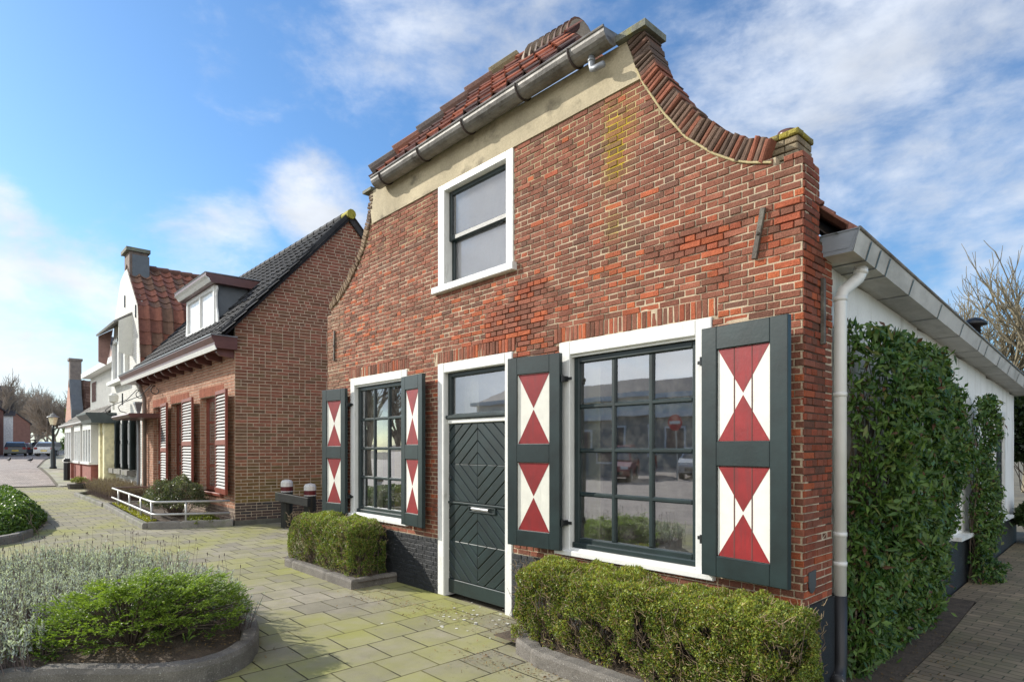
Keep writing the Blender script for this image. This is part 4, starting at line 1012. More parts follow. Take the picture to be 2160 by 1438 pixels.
for i in range(24):
    x = -12.55-i*.36; mb.tube([(x, RY, ZP+.08), (x-.38, RY, ZP+.085)], [.11, .095], 10, 0, (.30, .27, .04) if i == 0 else gtile(0, 0))
mb.build('ridge_tile', M['tile'], rf)
# dormer
sln = (ZP+.1-ez)/(RY-EY)
dY = B2Y+.25
def DX(x): return UX(x, dY)
dxa, dxb = DX(394), DX(452); dzb = ez+(dY-EY)*sln-.02; dzt = onY(452, 600, dY).z
yb = EY+(dzt-ez)/sln
M['dormer'] = mat('dormer_boarding', (.115, .13, .145), .6, var=.12)
dm = MB(); dm.prism([(dxb+.0, dY+.06, dzb-.1), (dxb, dY+.06, dzt), (dxb, yb, dzt)], (dxa-dxb, 0, 0))
do = dm.build('dormer', M['dormer'], bh)
mb = MB()
pr = [(dY-.24, dzt+.20), (dY-.24, dzt+.14), (dY-.16, dzt+.10), (dY-.12, dzt+.0), (yb+.2, dzt+.0), (yb+.35, dzt+.2)]
mb.prism([(dxa-.2, p, q) for p, q in pr], (dxb-dxa+.4, 0, 0)); mb.build('dormer_roof', M['brownp'], do)
mb = MB(); mb.prism([(dxa-.21, dY-.245, dzt+.20), (dxa-.21, yb+.4, dzt+.23), (dxa-.21, yb+.4, dzt+.25), (dxa-.21, dY-.26, dzt+.22)], (dxb-dxa+.42, 0, 0)); mb.build('zinc_cover', M['zincl'], do)
mb = MB(); mb.prism([(dxa-.19, dY-.242, dzt+.13), (dxa-.19, dY-.165, dzt+.09), (dxa-.19, dY-.13, dzt+.01), (dxa-.19, dY-.15, dzt+.01), (dxa-.19, dY-.20, dzt+.08), (dxa-.19, dY-.26, dzt+.12)], (dxb-dxa+.38, 0, 0)); mb.build('white_moulding', M['white'], do)
mb = MB()
for q in [(dxa, dxa+.10, dzb, dzt), (dxb-.10, dxb, dzb, dzt), (dxa+.1, dxb-.1, dzt-.1, dzt), (dxa+.1, dxb-.1, dzb, dzb+.09), ((dxa+dxb)/2-.04, (dxa+dxb)/2+.04, dzb+.09, dzt-.1)]: mb.fbox((0, dY+.06, 0), X_, Z_, nF, *q, 0, .07, bev=.008)
for sx, xx in ((1, dxb), (-1, dxa)):             # scrolled cheeks
    pts = [(0, dzt-.02), (.10, dzt-.03), (.12, dzt-.12), (.07, dzt-.2), (.05, dzt-.3), (.08, dzt-.55), (.16, dzt-.72), (.18, dzt-.9), (.12, dzb+.02), (0, dzb)]
    mb.prism([(xx+sx*p, dY+.02, q) for p, q in pts], (0, .035, 0))
dw = mb.build('dormer_window', M['white'], do)
mb = MB(); mb.box(dxa+.1, (dxa+dxb)/2-.04, dY+.045, dY+.05, dzb+.09, dzt-.1); mb.box((dxa+dxb)/2+.04, dxb-.1, dY+.045, dY+.05, dzb+.09, dzt-.1); mb.build('white_pane', mat('white_blind', (.8, .82, .84), .3), dw)
# door canopy on wrought scrolls
mb = MB(); ca, cb = X2(300), X2(341); cz = ZZ(320, 878, B2Y-.5)
cz = 2.45
mb.prism([(ca, B2Y-.75, cz), (ca, B2Y-.82, cz+.07), (ca, B2Y-.78, cz+.11), (ca, B2Y, cz+.13), (ca, B2Y, cz)], (cb-ca, 0, 0)); cn = mb.build('door_canopy', M['brownp'], bh)
for xx in (ca+.25, cb-.25):
    mb = MB(); pts = []
    for i in range(24): t = i/23; a = t*math.pi*1.9; pts.append((xx, B2Y-.10-.13*math.sin(a)*(1-t*.5), cz+.78+.13*math.cos(a)*(1-t*.5)))
    pts = pts[::-1]+[(xx, B2Y-.2, cz+.93), (xx, B2Y-.45, cz+.62), (xx, B2Y-.85, cz+.42), (xx, B2Y-1.0, cz+.28), (xx, B2Y-.95, cz+.16), (xx, B2Y-.80, cz+.12)]
    mb.tube(pts, .012, 6); mb.build('scroll_bracket', M['black'], cn)
# rain pipe with hopper between the two houses
mb = MB(); px_ = UX(300, B2Y-.1); mb.tube([(px_+.35, B2Y-.25, GEZ+.0), (px_+.33, B2Y-.22, GEZ-.2), (px_+.22, B2Y-.08, GEZ-.5), (px_+.22, B2Y-.07, 0)], .05, 10); mb.build('rain_pipe', mat('brown_grey_pipe', (.20, .17, .15), .4), bh, True)
mb = MB(); mb.fbox((px_-.35, B2Y-.05, 2.95), X_, Z_, nF, -.14, .14, 0, .07, 0, .2); mb.add([(px_-.47, B2Y-.24, 2.95), (px_-.23, B2Y-.24, 2.95), (px_-.23, B2Y-.06, 2.95), (px_-.47, B2Y-.06, 2.95), (px_-.40, B2Y-.18, 2.72), (px_-.3, B2Y-.18, 2.72), (px_-.3, B2Y-.08, 2.72), (px_-.4, B2Y-.08, 2.72)], [(0,1,5,4),(1,2,6,5),(2,3,7,6),(3,0,4,7)])
mb.tube([(px_-.35, B2Y-.13, 2.75), (px_-.35, B2Y-.13, 0)], .045, 10); mb.tube([(px_-.35, B2Y-.13, 1.55), (px_-.35, B2Y-.13, 1.62)], .055, 10); mb.build('hopper_pipe', M['zincl'], bh)
# ------------------------------------------------------------------ white painted gable house
wh = thing('white_house', (-24, B2Y, 0), 'white painted brick house with steep red tiled roof and tall chimney', 'house')
WYF = B2Y+.0
def WP(x, y): p = onY(x, y, WYF); return (p.x, p.z)
WR_, WL_ = B2L-.02, UX(234, WYF)
def whitebrick():
    m, nt_, b = newmat('white_painted_brick'); P = geo(nt_)
    mp = N(nt_, 'ShaderNodeMapping'); mp.inputs['Rotation'].default_value = (math.radians(90), 0, 0); nt_.links.new(P, mp.inputs['Vector'])
    bt = N(nt_, 'ShaderNodeTexBrick'); 
    for k, v in (('Scale', 1.0), ('Mortar Size', .008), ('Brick Width', .22), ('Row Height', .075)): bt.inputs[k].default_value = v
    bt.inputs['Color1'].default_value = (.66, .65, .61, 1); bt.inputs['Color2'].default_value = (.56, .55, .50, 1); bt.inputs['Mortar'].default_value = (.42, .41, .37, 1)
    nt_.links.new(mp.outputs[0], bt.inputs['Vector'])
    base = mixc(nt_, bt.outputs['Color'], ramp(nt_, noise(nt_, P, 1.5, 5), [(.3, .85), (.7, 1.05)]), 1.0, 'MULTIPLY')
    nt_.links.new(base, b.inputs['Base Color']); b.inputs['Roughness'].default_value = .7; bump(nt_, b, bt.outputs['Fac'], -.6, .01); return m
M['wbrick'] = whitebrick()
outl = [WP(296, 779.6), WP(289.7, 644), WP(268, 567)]
xc_ = UX(262, WYF); zt_ = outl[2][1]
half = outl[0][0]-xc_
apx = UX(266, WYF)
rows = [(WR_, 0), (WR_, 3.1), (outl[0][0], outl[0][1]), (outl[1][0], outl[1][1]), (apx+.10, zt_), (apx-.20, zt_)]
l1, l2 = WP(241, 682), WP(257, 577)
rows += [(l2[0]-.2, l2[1]-.2), (l1[0], l1[1]), (WL_, 3.1), (WL_, 0)]
mb = MB(); mb.prism([(x, WYF, z) for x, z in rows], (0, .28, 0)); wf = mb.build('front_wall', M['wbrick'], wh)
def redt(i, j):
    c = lerp((.20, .085, .06), (.30, .12, .08), R.random())
    return lerp(c, (.15, .12, .08), .5) if R.random() < .25 else c
rx1, rz1 = outl[1]; rx0, rz0 = outl[0]; e1 = Vector((rx0+.02, WYF, rz0)); e2 = Vector((rx1+.02, WYF, rz1)); e3 = Vector((apx, WYF, zt_+.15))
mb = MB()
v1 = e2-e1; pantiles(mb, e1+Vector((.03, 0, 0)), Y_, v1, 22, 5, .33, v1.length/5, .05, .03, redt)
v0 = Vector((.15, 0, -1.2)); pantiles(mb, e1-v1.normalized()*1.6+Vector((.05, 0, 0)), Y_, v1, 22, 4, .33, .4, .05, .03, redt)
v2 = e3-e2; nn_ = int(v2.length/.33); pantiles(mb, e2, Y_, v2, 22, nn_, .33, v2.length/nn_, .06, .04, redt)
mb.add([e1+Vector((-.03, 0, -1.8)), e1+Vector((-.03, 7.2, -1.8)), e2+Vector((-.03, 7.2, 0)), e2+Vector((-.03, 0, 0))], [(0, 1, 2, 3)], 0, (.08, .03, .02))
mb.add([e2+Vector((-.03, 0, 0)), e2+Vector((-.03, 7.2, 0)), e3+Vector((-.03, 7.2, -.05)), e3+Vector((-.03, 0, -.05))], [(0, 1, 2, 3)], 0, (.08, .03, .02))
lq = Vector((l1[0], WYF, l1[1])); mb.add([e3, e3+Y_*7.2, lq+Y_*7.2, lq], [(0, 1, 2, 3)], 0, (.15, .06, .04)); mb.add([lq, lq+Y_*7.2, Vector((WL_, WYF+7.2, 3.1)), Vector((WL_, WYF, 3.1))], [(0, 1, 2, 3)], 0, (.15, .06, .04))
wr = mb.build('roof', M['tile'], wh)
mb = MB()
for i in range(18): mb.tube([(apx, WYF+.5+i*.38, zt_+.17), (apx, WYF+.9+i*.38, zt_+.18)], [.10, .12], 8, 0, (.16, .08, .06))
mb.build('ridge_tile', M['tile'], wr)
mb = MB(); czb = zt_-1.1; cp = WP(275, 524)[1]
mb.box(apx-.38, apx+.42, WYF+.02, WYF+.55, czb, cp); ch = mb.build('chimney', mat('grey_brick_chimney', (.17, .13, .11), .9, bmp=.6), wh)
mb = MB(); mb.box(apx-.45, apx+.49, WYF-.08, WYF+.63, cp, cp+.12); mb.build('chimney_cap', M['stone'], ch)
mb = MB(); mb.box(apx-.40, apx+.46, WYF+.10, WYF+.60, zt_-.3, zt_+.45); mb.build('lead_flashing', M['dormer'], ch)
mb = MB(); mb.prism([(WR_, WYF+.3, 0), (WR_, WYF+7.5, 0), (WR_, WYF+7.5, rz0), (WR_, WYF+.3, rz0)], (-.2, 0, 0)); mb.box(WL_, WR_-.2, WYF+7.3, WYF+7.5, 0, 5); mb.build('rear_wall', M['wbrick'], wh)
# upper window with awning box
ux0, ux1 = UX(243, WYF), UX(271, WYF); uz0, uz1 = 3.95, 5.45
mb = MB()
for q in [(ux0, ux0+.2, uz0, uz1), (ux1-.2, ux1, uz0, uz1), (ux0, ux1, uz1-.12, uz1), (ux0, ux1, uz0, uz0+.1), ((ux0+ux1)/2-.1, (ux0+ux1)/2+.1, uz0, uz1)]: mb.fbox((0, WYF+.05, 0), X_, Z_, nF, *q, 0, .16)
mb.fbox((0, WYF, 0), X_, Z_, nF, ux0-.15, ux1+.15, uz0-.1, uz0+.02, 0, .25)
uw = mb.build('upper_window', M['white'], wh)
mb = MB(); mb.box(ux0+.1, ux1-.1, WYF-.03, WYF-.02, uz0+.1, uz1-.1); mb.build('pane', M['glass'], uw)
hx0, hx1 = UX(238, WYF), UX(279, WYF)
mb = MB(); mb.prism([(hx0, WYF, 6.0), (hx0, WYF-.50, 5.66), (hx0, WYF-.52, 5.72), (hx0, WYF-.0, 6.08)], (hx1-hx0, 0, 0)); aw = mb.build('awning_hood', M['zinc'], wh)
mb = MB(); mb.prism([(hx1-.05, WYF, 5.98), (hx1-.05, WYF-.38, 5.74), (hx1-.05, WYF-.38, 4.72), (hx1-.05, WYF, 4.62)], (.05, 0, 0)); mb.build('side_board', M['whitep'], aw)
mb = MB(); mb.prism([(hx0, WYF, 5.98), (hx0, WYF-.45, 5.68), (hx0, WYF-.45, 4.75), (hx0, WYF-.2, 4.65)], (.05, 0, 0)); mb.build('side_board', mat('brown_checked_board', (.28, .17, .15), .8), aw)
# ground floor windows with dark shutters
for (xa, xb) in [(245.5, 254), (257.5, 270), (274, 286)]:
    a, b = UX(xa, WYF), UX(xb, WYF); z0, z1 = .95, 2.55
    mb = MB()
    for q in [(a, a+.13, z0, z1), (b-.13, b, z0, z1), (a, b, z1-.12, z1), (a, b, z0, z0+.12), (a, b, z0+.8, z0+.92)]: mb.fbox((0, WYF+.05, 0), X_, Z_, nF, *q, 0, .12)
    gwn = mb.build('window', M['white'], wh)
    mb = MB(); mb.box(a+.1, b-.1, WYF-.03, WYF-.02, z0+.1, z1-.1); mb.build('pane', M['glass'], gwn)
    mb = MB(); mb.fbox((b+.02, WYF-.02, 0), Vector((.85, -.52, 0)), Z_, Vector((.52, .85, 0)), 0, .38, z0-.05, z1+.05, -.02, .02); mb.build('shutter', M['green'], gwn)
    mb = MB(); mb.box(a-.05, b+.05, WYF-.25, WYF, z0-.22, z0-.06); mb.build('flower_trough', M['concrete'], gwn)
for (x, y0, y1) in [(252, 690, 712), (264, 622, 650), (259, 830, 853), (287, 645, 668)]:
    p = onY(x, (y0+y1)/2, WYF); mb = MB(); mb.fbox((p.x, WYF, p.z), X_, Z_, nF, -.03, .03, -.2, .2, 0, .03); mb.build('wall_anchor', M['black'], wh)
# door surround with dark canopy at its left end
a, b = UX(231, WYF), UX(244, WYF)
mb = MB(); mb.fbox((0, WYF, 0), X_, Z_, nF, a, a+.35, 0, 2.5, 0, .35); mb.fbox((0, WYF, 0), X_, Z_, nF, b-.3, b, 0, 2.5, 0, .35); mb.fbox((0, WYF, 0), X_, Z_, nF, a+.35, b-.3, 2.2, 2.5, 0, .3)
ds = mb.build('door_surround', mat('cream_paint', (.72, .66, .42), .5), wh)
mb = MB(); mb.fbox((0, WYF, 0), X_, Z_, nF, a+.35, b-.3, 0, 2.2, 0, .05); mb.build('door', M['green'], ds)
mb = MB(); pr = [(WYF, 2.5), (WYF-.75, 2.5), (WYF-.78, 2.62), (WYF-.92, 2.80), (WYF-.92, 2.86), (WYF, 2.88)]
mb.prism([(a-.9, p, q) for p, q in pr], (b-a+1.1, 0, 0)); mb.build('door_canopy', mat('grey_green_canopy', (.05, .065, .065), .5), ds)
mb = MB(); lx = UX(232, WYF-.5); mb.tube([(lx, WYF-.4, 2.88), (lx, WYF-.4, 3.1)], .03, 6); mb.lathe((lx, WYF-.4, 3.1), [(.05, 0), (.13, .05), (.15, .25), (.06, .33)], 10); mb.build('door_lantern', M['whitep'], ds)
# ------------------------------------------------------------------ low house with boarded dormer
lh = thing('low_house', (-31, B2Y, 0), 'low white cottage with bay windows, shallow tiled roof and long boarded dormer', 'house')
La, Lb = UX(152, B2Y+.1), WL_-.02; zE = 2.75
mb = MB(); mb.box(La, Lb, B2Y+.1, B2Y+.4, 0, zE); mb.box(La, La+.25, B2Y+.4, B2Y+7, 0, zE); lw = mb.build('front_wall', M['wbrick'], lh)
mb = MB(); ly = B2Y-.35
def ltile(i, j): k = R.uniform(.8, 1.2); return (.20*k, .19*k, .17*k)
Vl = Vector((0, 4.2, 3.4)); pantiles(mb, Vector((La-.1, ly, zE-.05)), X_, Vl, 32, 13, (Lb-La)/32, Vl.length/13, .04, .03, ltile)
mb.add([(La, ly, zE-.1), (Lb, ly, zE-.1), (Lb, ly+4.2, zE+3.3), (La, ly+4.2, zE+3.3)], [(0, 1, 2, 3)], 0, (.1, .1, .1)); mb.add([(La, ly+4.2, zE+3.3), (Lb, ly+4.2, zE+3.3), (Lb, ly+8.4, zE), (La, ly+8.4, zE)], [(0, 1, 2, 3)], 0, (.1, .1, .1))
lr = mb.build('roof', M['tile'], lh)
mb = MB(); mb.tube([(La-.1, ly-.05, zE-.08), (Lb, ly-.05, zE-.08)], .07, 8); mb.build('gutter', M['zinc'], lr)
dy = B2Y+.45; d0, d1 = UX(192, dy), Lb; dzt2 = 4.9
mb = MB(); mb.box(d0, d1, dy, dy+3.2, zE+.5, dzt2)
k0 = int((d1-d0)/.22)
for i in range(k0): mb.box(d0+i*.22, d0+i*.22+.03, dy-.02, dy, zE+.6, dzt2)
ld = mb.build('dormer', M['white'], lh)
mb = MB(); mb.box(d0-.35, d1, dy-.35, dy+3.4, dzt2, dzt2+.22); mb.build('dormer_roof', M['white'], ld)
mb = MB(); mb.box(d0+.4, d0+1.6, dy-.03, dy-.021, zE+1.0, dzt2-.25); mb.build('dormer_window', M['glass'], ld)
bays = [(155, 169), (176, 190), (195, 214)]
for (pa, pb) in bays:
    a, b = UX(pa, B2Y), UX(pb, B2Y); by = B2Y-.35
    mb = MB(); mb.box(a, b, by, B2Y+.1, 0, .95); bp = mb.build('bay_base', mat('red_brick_base', (.26, .09, .07), .9, bmp=.5, bs=30), lh)
    mb = MB(); mb.box(a-.08, b+.08, by-.08, B2Y+.1, .952, 1.05); mb.box(a, b, by, B2Y+.1, 2.35, 2.6)
    for t in (0, .33, .66, 1): xx = a+(b-a-.12)*t; mb.box(xx, xx+.12, by, by+.1, 1.05, 2.35)
    mb.box(b-.12, b-.001, by+.1, B2Y+.1, 1.05, 2.35)
    bw = mb.build('bay_window', M['white'], lh); mb = MB(); mb.box(a+.1, b-.1, by+.04, by+.05, 1.05, 2.35); mb.build('pane', M['glass'], bw)
    mb = MB(); mb.box(a+.1, b-.13, B2Y+.0, B2Y+.09, 1.05, 2.35); mb.build('room_wall', M['dark'], bw)
mb = MB(); x_ = UX(225, B2Y-.1); mb.tube([(x_, B2Y-.15, 2.6), (x_, B2Y-.15, 0)], .06, 8); mb.build('rain_pipe', M['zinc'], lh)
# ------------------------------------------------------------------ tall gable house beyond
th_ = thing('gable_house', (-39, B2Y+.2, .3), 'narrow pink brick gable house with brown tiled roof and thin chimney, beyond the low cottage', 'house')
ty = B2Y+.15; tr, tl = UX(152, ty)-.05, UX(138, ty); ta = UX(146, ty); tz = onY(147, 800, ty).z
pe = onY(157, 893, ty)
mb = MB(); mb.prism([(tr, ty, 0), (tr, ty, 2.9), (ta+.3, ty, tz), (ta-.3, ty, tz), (tl, ty, 3.2), (tl, ty, 0)], (0, .3, 0)); mb.build('front_wall', mat('pink_brick', (.42, .24, .18), .9, bmp=.4, bs=30), th_)
mb = MB(); Vt = Vector((ta-tr, 0, tz-2.9)); nv_ = 14
pantiles(mb, Vector((tr, ty+.3, 2.9)), Y_, Vt, 20, nv_, .36, Vt.length/nv_, .05, .04, lambda i, j: lerp((.13, .07, .05), (.24, .15, .11), R.random()))
mb.add([(tr, ty, 2.85), (tr, ty+7.5, 2.85), (ta, ty+7.5, tz-.05), (ta, ty, tz-.05)], [(0, 1, 2, 3)], 0, (.1, .05, .04)); mb.add([(ta, ty, tz), (ta, ty+7.5, tz), (tl, ty+7.5, 3.2), (tl, ty, 3.2)], [(0, 1, 2, 3)], 0, (.1, .05, .04))
tr_ = mb.build('roof', M['tile'], th_)
mb = MB(); mb.prism([(tr+.02, ty-.02, 2.9), (ta+.3, ty-.02, tz), (ta+.05, ty-.02, tz+.05), (tr+.02, ty-.02, 3.6)], (0, .5, 0)); mb.fbox((tr, ty+.02, 2.9), Vt.normalized(), Y_, Vt.normalized().cross(Y_)*-1, 0, Vt.length, 0, .45, 0, .12); mb.build('lead_verge', M['dormer'], tr_)
mb = MB(); mb.box(ta-.25, ta+.3, ty, ty+.5, tz-.4, tz+1.0); mb.box(ta-.3, ta+.35, ty-.05, ty+.55, tz+1.0, tz+1.12); mb.build('chimney', mat('grey_chimney', (.2, .17, .15), .9), th_)
mb = MB(); mb.box(tr-.2, tr, ty+.3, ty+7.5, 0, 2.9); mb.build('side_wall', mat('pink_brick_side', (.36, .2, .16), .9), th_)
# ------------------------------------------------------------------ leaves
def leaves(name, P, A, Nn, L, W, col, mname, parent=None, fold=False):
    """P centre, A long axis, Nn normal (all Nx3); pointed leaf per point"""
    n = len(P); A = A/np.linalg.norm(A, axis=1, keepdims=True); B_ = np.cross(Nn, A); B_ /= np.linalg.norm(B_, axis=1, keepdims=True)+1e-9
    Nn = np.cross(A, B_); L = np.broadcast_to(L, n)[:, None]; W = np.broadcast_to(W, n)[:, None]
    if not fold:
        V = np.stack([P-A*L*.5, P+B_*W*.5-A*L*.05, P+A*L*.5, P-B_*W*.5-A*L*.05], 1).reshape(-1, 3)
        F = np.arange(n*4).reshape(n, 4); return npmesh(name, V, F, M[mname], parent, col)
    m_ = P+Nn*-.08*L
    V = np.stack([P-A*L*.5, P+B_*W*.5-A*L*.02+Nn*.0*L, P+A*L*.5-Nn*.12*L, P-B_*W*.5-A*L*.02, m_], 1).reshape(-1, 3)
    b = np.arange(n)[:, None]*5
    F = np.concatenate([b+np.array([[0, 1, 2, 4]]), b+np.array([[0, 4, 2, 3]])], 1).reshape(-1, 4)
    return npmesh(name, V, F, M[mname], parent, np.repeat(col, 2, 0))
def vnoise(P, s, seed=0):
    return np.array([mn.noise(Vector((p[0]*s+seed, p[1]*s, p[2]*s))) for p in P])
def rdir(n): v = NR.normal(size=(n, 3)); return v/np.linalg.norm(v, axis=1, keepdims=True)
def colmix(n, c0, c1, t=None):
    t = NR.rand(n) if t is None else np.clip(t, 0, 1); t = t[:, None]
    c = np.array(c0)*(1-t)+np.array(c1)*t; return c*NR.uniform(.8, 1.2, (n, 1))
def twigs(n, base, top, r, name, mname, parent, seg=3, spread=.25):
    mb = MB()
    for i in range(n):
        a = Vector(base(i)); b = Vector(top(i, a)); pts = [a]
        for k in range(1, seg+1): pts.append(a.lerp(b, k/seg)+Vector((R.uniform(-1, 1), R.uniform(-1, 1), R.uniform(-.5, .5)))*spread*(b-a).length*.3)
        mb.tube(pts, [r*(1-.7*k/seg) for k in range(seg+1)], 4, 0, cap=False)
    return mb.build(name, M[mname], parent)
def hedge(nm, x0, x1, y0, y1, z0, z1, n, size, label, open_bottom=.25, rnd=.12, c0=(.065, .115, .018), c1=(.34, .38, .07)):
    h = thing(nm, ((x0+x1)/2, (y0+y1)/2, 0), label, 'hedge')
    m = int(n*1.5); U_ = NR.rand(m, 3); 
    # choose points biased to the shell
    P = np.empty((m, 3)); P[:, 0] = x0+U_[:, 0]*(x1-x0); P[:, 1] = y0+U_[:, 1]*(y1-y0); P[:, 2] = z0+U_[:, 2]*(z1-z0)
    face = NR.choice(5, m, p=[.34, .34, .12, .12, .08]); dpt = np.minimum(NR.exponential(.038, m), .20)
    P[:, 2] = np.where(face == 0, z1-dpt, P[:, 2]); P[:, 1] = np.where(face == 1, y0+dpt, P[:, 1]); P[:, 0] = np.where(face == 2, x0+dpt, P[:, 0]); P[:, 0] = np.where(face == 3, x1-dpt, P[:, 0]); P[:, 1] = np.where(face == 4, y1-dpt, P[:, 1])
    nr = np.zeros((m, 3)); nr[face == 0] = (0, 0, 1); nr[face == 1] = (0, -1, 0); nr[face == 2] = (-1, 0, 0); nr[face == 3] = (1, 0, 0); nr[face == 4] = (0, 1, 0)
    # round the box and disturb it
    c = np.array([(x0+x1)/2, (y0+y1)/2, z0]); q = (P-c)/np.array([(x1-x0)/2, (y1-y0)/2, z1-z0]); rr = np.sqrt((np.abs(q[:, 0])**8+np.abs(q[:, 1])**5+np.abs(q[:, 2])**7))**(1/4)
    q = P-c; k = np.clip((rr-1)*.5*(rnd/.12), 0, rnd)[:, None]; P = c+q*(1-k)
    d1, d2 = vnoise(P, 3.2, 3), vnoise(P, 11, 9); P += nr*(d1*.075+d2*.045)[:, None]; P += rdir(m)*.010
    hh = (P[:, 2]-z0)/(z1-z0)
    d3 = vnoise(P, 7, 31); keep = (NR.rand(m) < np.clip(.30+hh*2.0, 0, 1)) & ((d3 > -.30+NR.rand(m)*.1) | (hh > .80)) & ((d3+d2*.6 > -.12) | (hh > .5))
    P, nr, hh, d1 = P[keep][:n], nr[keep][:n], hh[keep][:n], d1[keep][:n]; n = len(P)
    P[:, 1] += (1-hh)*.06*(nr[:, 1] < -.5)
    Nn = nr*.9+rdir(n)*.9; A = rdir(n)+nr*.5+np.array([0, 0, .4])
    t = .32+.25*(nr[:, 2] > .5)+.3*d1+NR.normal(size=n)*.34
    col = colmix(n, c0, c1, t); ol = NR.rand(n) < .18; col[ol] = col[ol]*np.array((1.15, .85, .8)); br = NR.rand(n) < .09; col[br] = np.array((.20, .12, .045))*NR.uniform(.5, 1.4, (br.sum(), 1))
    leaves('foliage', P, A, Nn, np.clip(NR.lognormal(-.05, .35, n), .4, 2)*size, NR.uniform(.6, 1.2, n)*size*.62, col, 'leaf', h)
    mb = MB()
    for i in range(int((x1-x0)*620)):
        f_ = R.random(); z_ = z0+R.random()**.8*(z1-z0)
        if f_ < .62: o_ = Vector((R.uniform(x0+.03, x1-.03), y0+R.uniform(-.01, .06), z_)); d_ = Vector((R.gauss(0, .6), -.35, R.uniform(.1, 1)))
        elif f_ < .8: o_ = Vector((R.uniform(x0+.05, x1-.05), R.uniform(y0+.05, y1-.05), z1-R.uniform(.0, .06))); d_ = Vector((R.gauss(0, .6), R.gauss(0, .6), .7))
        else: o_ = Vector((x0+R.uniform(0, .05) if f_ < .92 else x1-R.uniform(0, .05), R.uniform(y0+.04, y1-.04), z_)); d_ = Vector((-.3 if f_ < .92 else .3, R.gauss(0, .6), .7))
        d_.normalize(); e_ = o_+d_*R.uniform(.02, .065); mb.tube([o_, o_.lerp(e_, .5)+Vector((R.gauss(0, .006), 0, R.gauss(0, .006))), e_], [.0026, .002, .0014], 3, cap=False)
    mb.build('twigs', mat('pale_twig', (.26, .19, .11), .85), h)
    k = int((x1-x0)*130)
    twigs(k, lambda i: (R.uniform(x0+.08, x1-.08), R.uniform(y0+.12, y1-.1), z0-.05), lambda i, a: (a.x+R.uniform(-.22, .22), max(y0+.03, min(y1-.03, a.y+R.uniform(-.25, .2))), z1-R.uniform(.0, .25)), .0055, 'stems', 'twig', h, 4, .35)
    return h
hb = hedge('box_hedge', -3.52, -1.33, 3.22, 3.80, .08, .675, 135000, .0168, 'long clipped box hedge under the large window')
hs = hedge('box_hedge', -8.15, -6.32, 3.30, 3.86, .10, .71, 78000, .0180, 'short clipped box hedge under the small window', rnd=.24, c0=(.06, .115, .02), c1=(.32, .38, .08))
# kerbs round the hedges
M['aggr'] = mat('exposed_aggregate', (.16, .145, .125), .9, var=.3, vs=5, bmp=1.0, bs=110, dirt=(.42, .40, .36), dirts=(85, 85, 85), dirtr=(.60, .68), fine=.35)
def kerb(nm, path, w, h, label, mname='aggr', parent=None, closed=False, z=0.0, cat='kerb'):
    mb = MB(); path = [Vector((p[0], p[1], 0)) for p in path]; off = []
    raw = path+([path[0]] if closed else []); path = [raw[0]]; carry = 0.0; notch = set(); acc = 0.0
    for p, q in zip(raw, raw[1:]):
        d_ = (q-p).length; k_ = max(1, int(d_/.055))
        for j in range(1, k_+1):
            acc += d_/k_; path.append(p.lerp(q, j/k_))
            if acc > .95: acc = 0; notch.add(len(path)-1)
    if closed: path.pop()
    for i, p in enumerate(path):
        t = (path[min(i+1, len(path)-1)]-path[max(i-1, 0)]).normalized() if not closed else (path[(i+1) % len(path)]-path[i-1]).normalized(); s_ = Vector((-t.y, t.x, 0)); k = 1.0
        if 0 < i < len(path)-1:
            a = (path[i]-path[i-1]).normalized(); k = 1/max(.5, abs(a.dot(t)))
        off.append((p, s_*k))
    prof = [(0, 0), (0, h*.8), (w*.12, h), (w*.88, h), (w, h*.8), (w, 0)]; n = len(prof)
    vs = []
    for i_, (p, s_) in enumerate(off):
        nk = .88 if i_ in notch else 1.0; ch = .006 if R.random() < .12 else 0
        for a, b in prof: q = p+s_*(a if nk == 1 else w*.5+(a-w*.5)*.8); vs.append((q.x, q.y, gz(q.x)+z+b*nk-.02+R.uniform(-.002, .002)-(ch if b >= h else 0)))
    fs = [(i*n+j, i*n+j+1, (i+1)*n+j+1, (i+1)*n+j) for i in range(len(off)-1) for j in range(n-1)]
    if closed: fs += [((len(off)-1)*n+j, (len(off)-1)*n+j+1, j+1, j) for j in range(n-1)]
    else: fs += [tuple(range(n)), tuple((len(off)-1)*n+j for j in range(n))[::-1]]
    mb.add(vs, fs); o = mb.build(nm, M[mname], parent)
    if parent is None: tag(o, label, cat)
    return o
kerb('kerb', [(-8.45, 3.86), (-8.42, 3.55), (-8.3, 3.38), (-8.1, 3.27), (-6.22, 3.27), (-6.22, 3.87)], .10, .13, 'grey aggregate kerb edging the short hedge')
kerb('kerb', [(-3.80, 3.86), (-3.62, 3.42), (-3.42, 3.20), (-3.1, 3.10), (-1.2, 3.10)], .13, .14, 'grey aggregate kerb edging the long hedge')
def bed(nm, poly, z, kids=None, mname='soil', bumpz=.02):
    mb = MB(); n = len(poly); cx = sum(p[0] for p in poly)/n; cy = sum(p[1] for p in poly)/n
    rings = [1, .8, .55, .3]; vs = []
    for r_ in rings:
        for p in poly: x, y = cx+(p[0]-cx)*r_, cy+(p[1]-cy)*r_; vs.append((x, y, gz(x)+z+(0 if r_ == 1 else bumpz*(1+mn.noise(Vector((x*4, y*4, 0)))))))
    vs.append((cx, cy, gz(cx)+z+bumpz)); fs = [(k*n+i, k*n+(i+1) % n, (k+1)*n+(i+1) % n, (k+1)*n+i) for k in range(3) for i in range(n)]+[(3*n+i, 3*n+(i+1) % n, 4*n) for i in range(n)]
    mb.add(vs, fs); o = mb.build(nm, M[mname]); tag(o, kind='structure'); return o
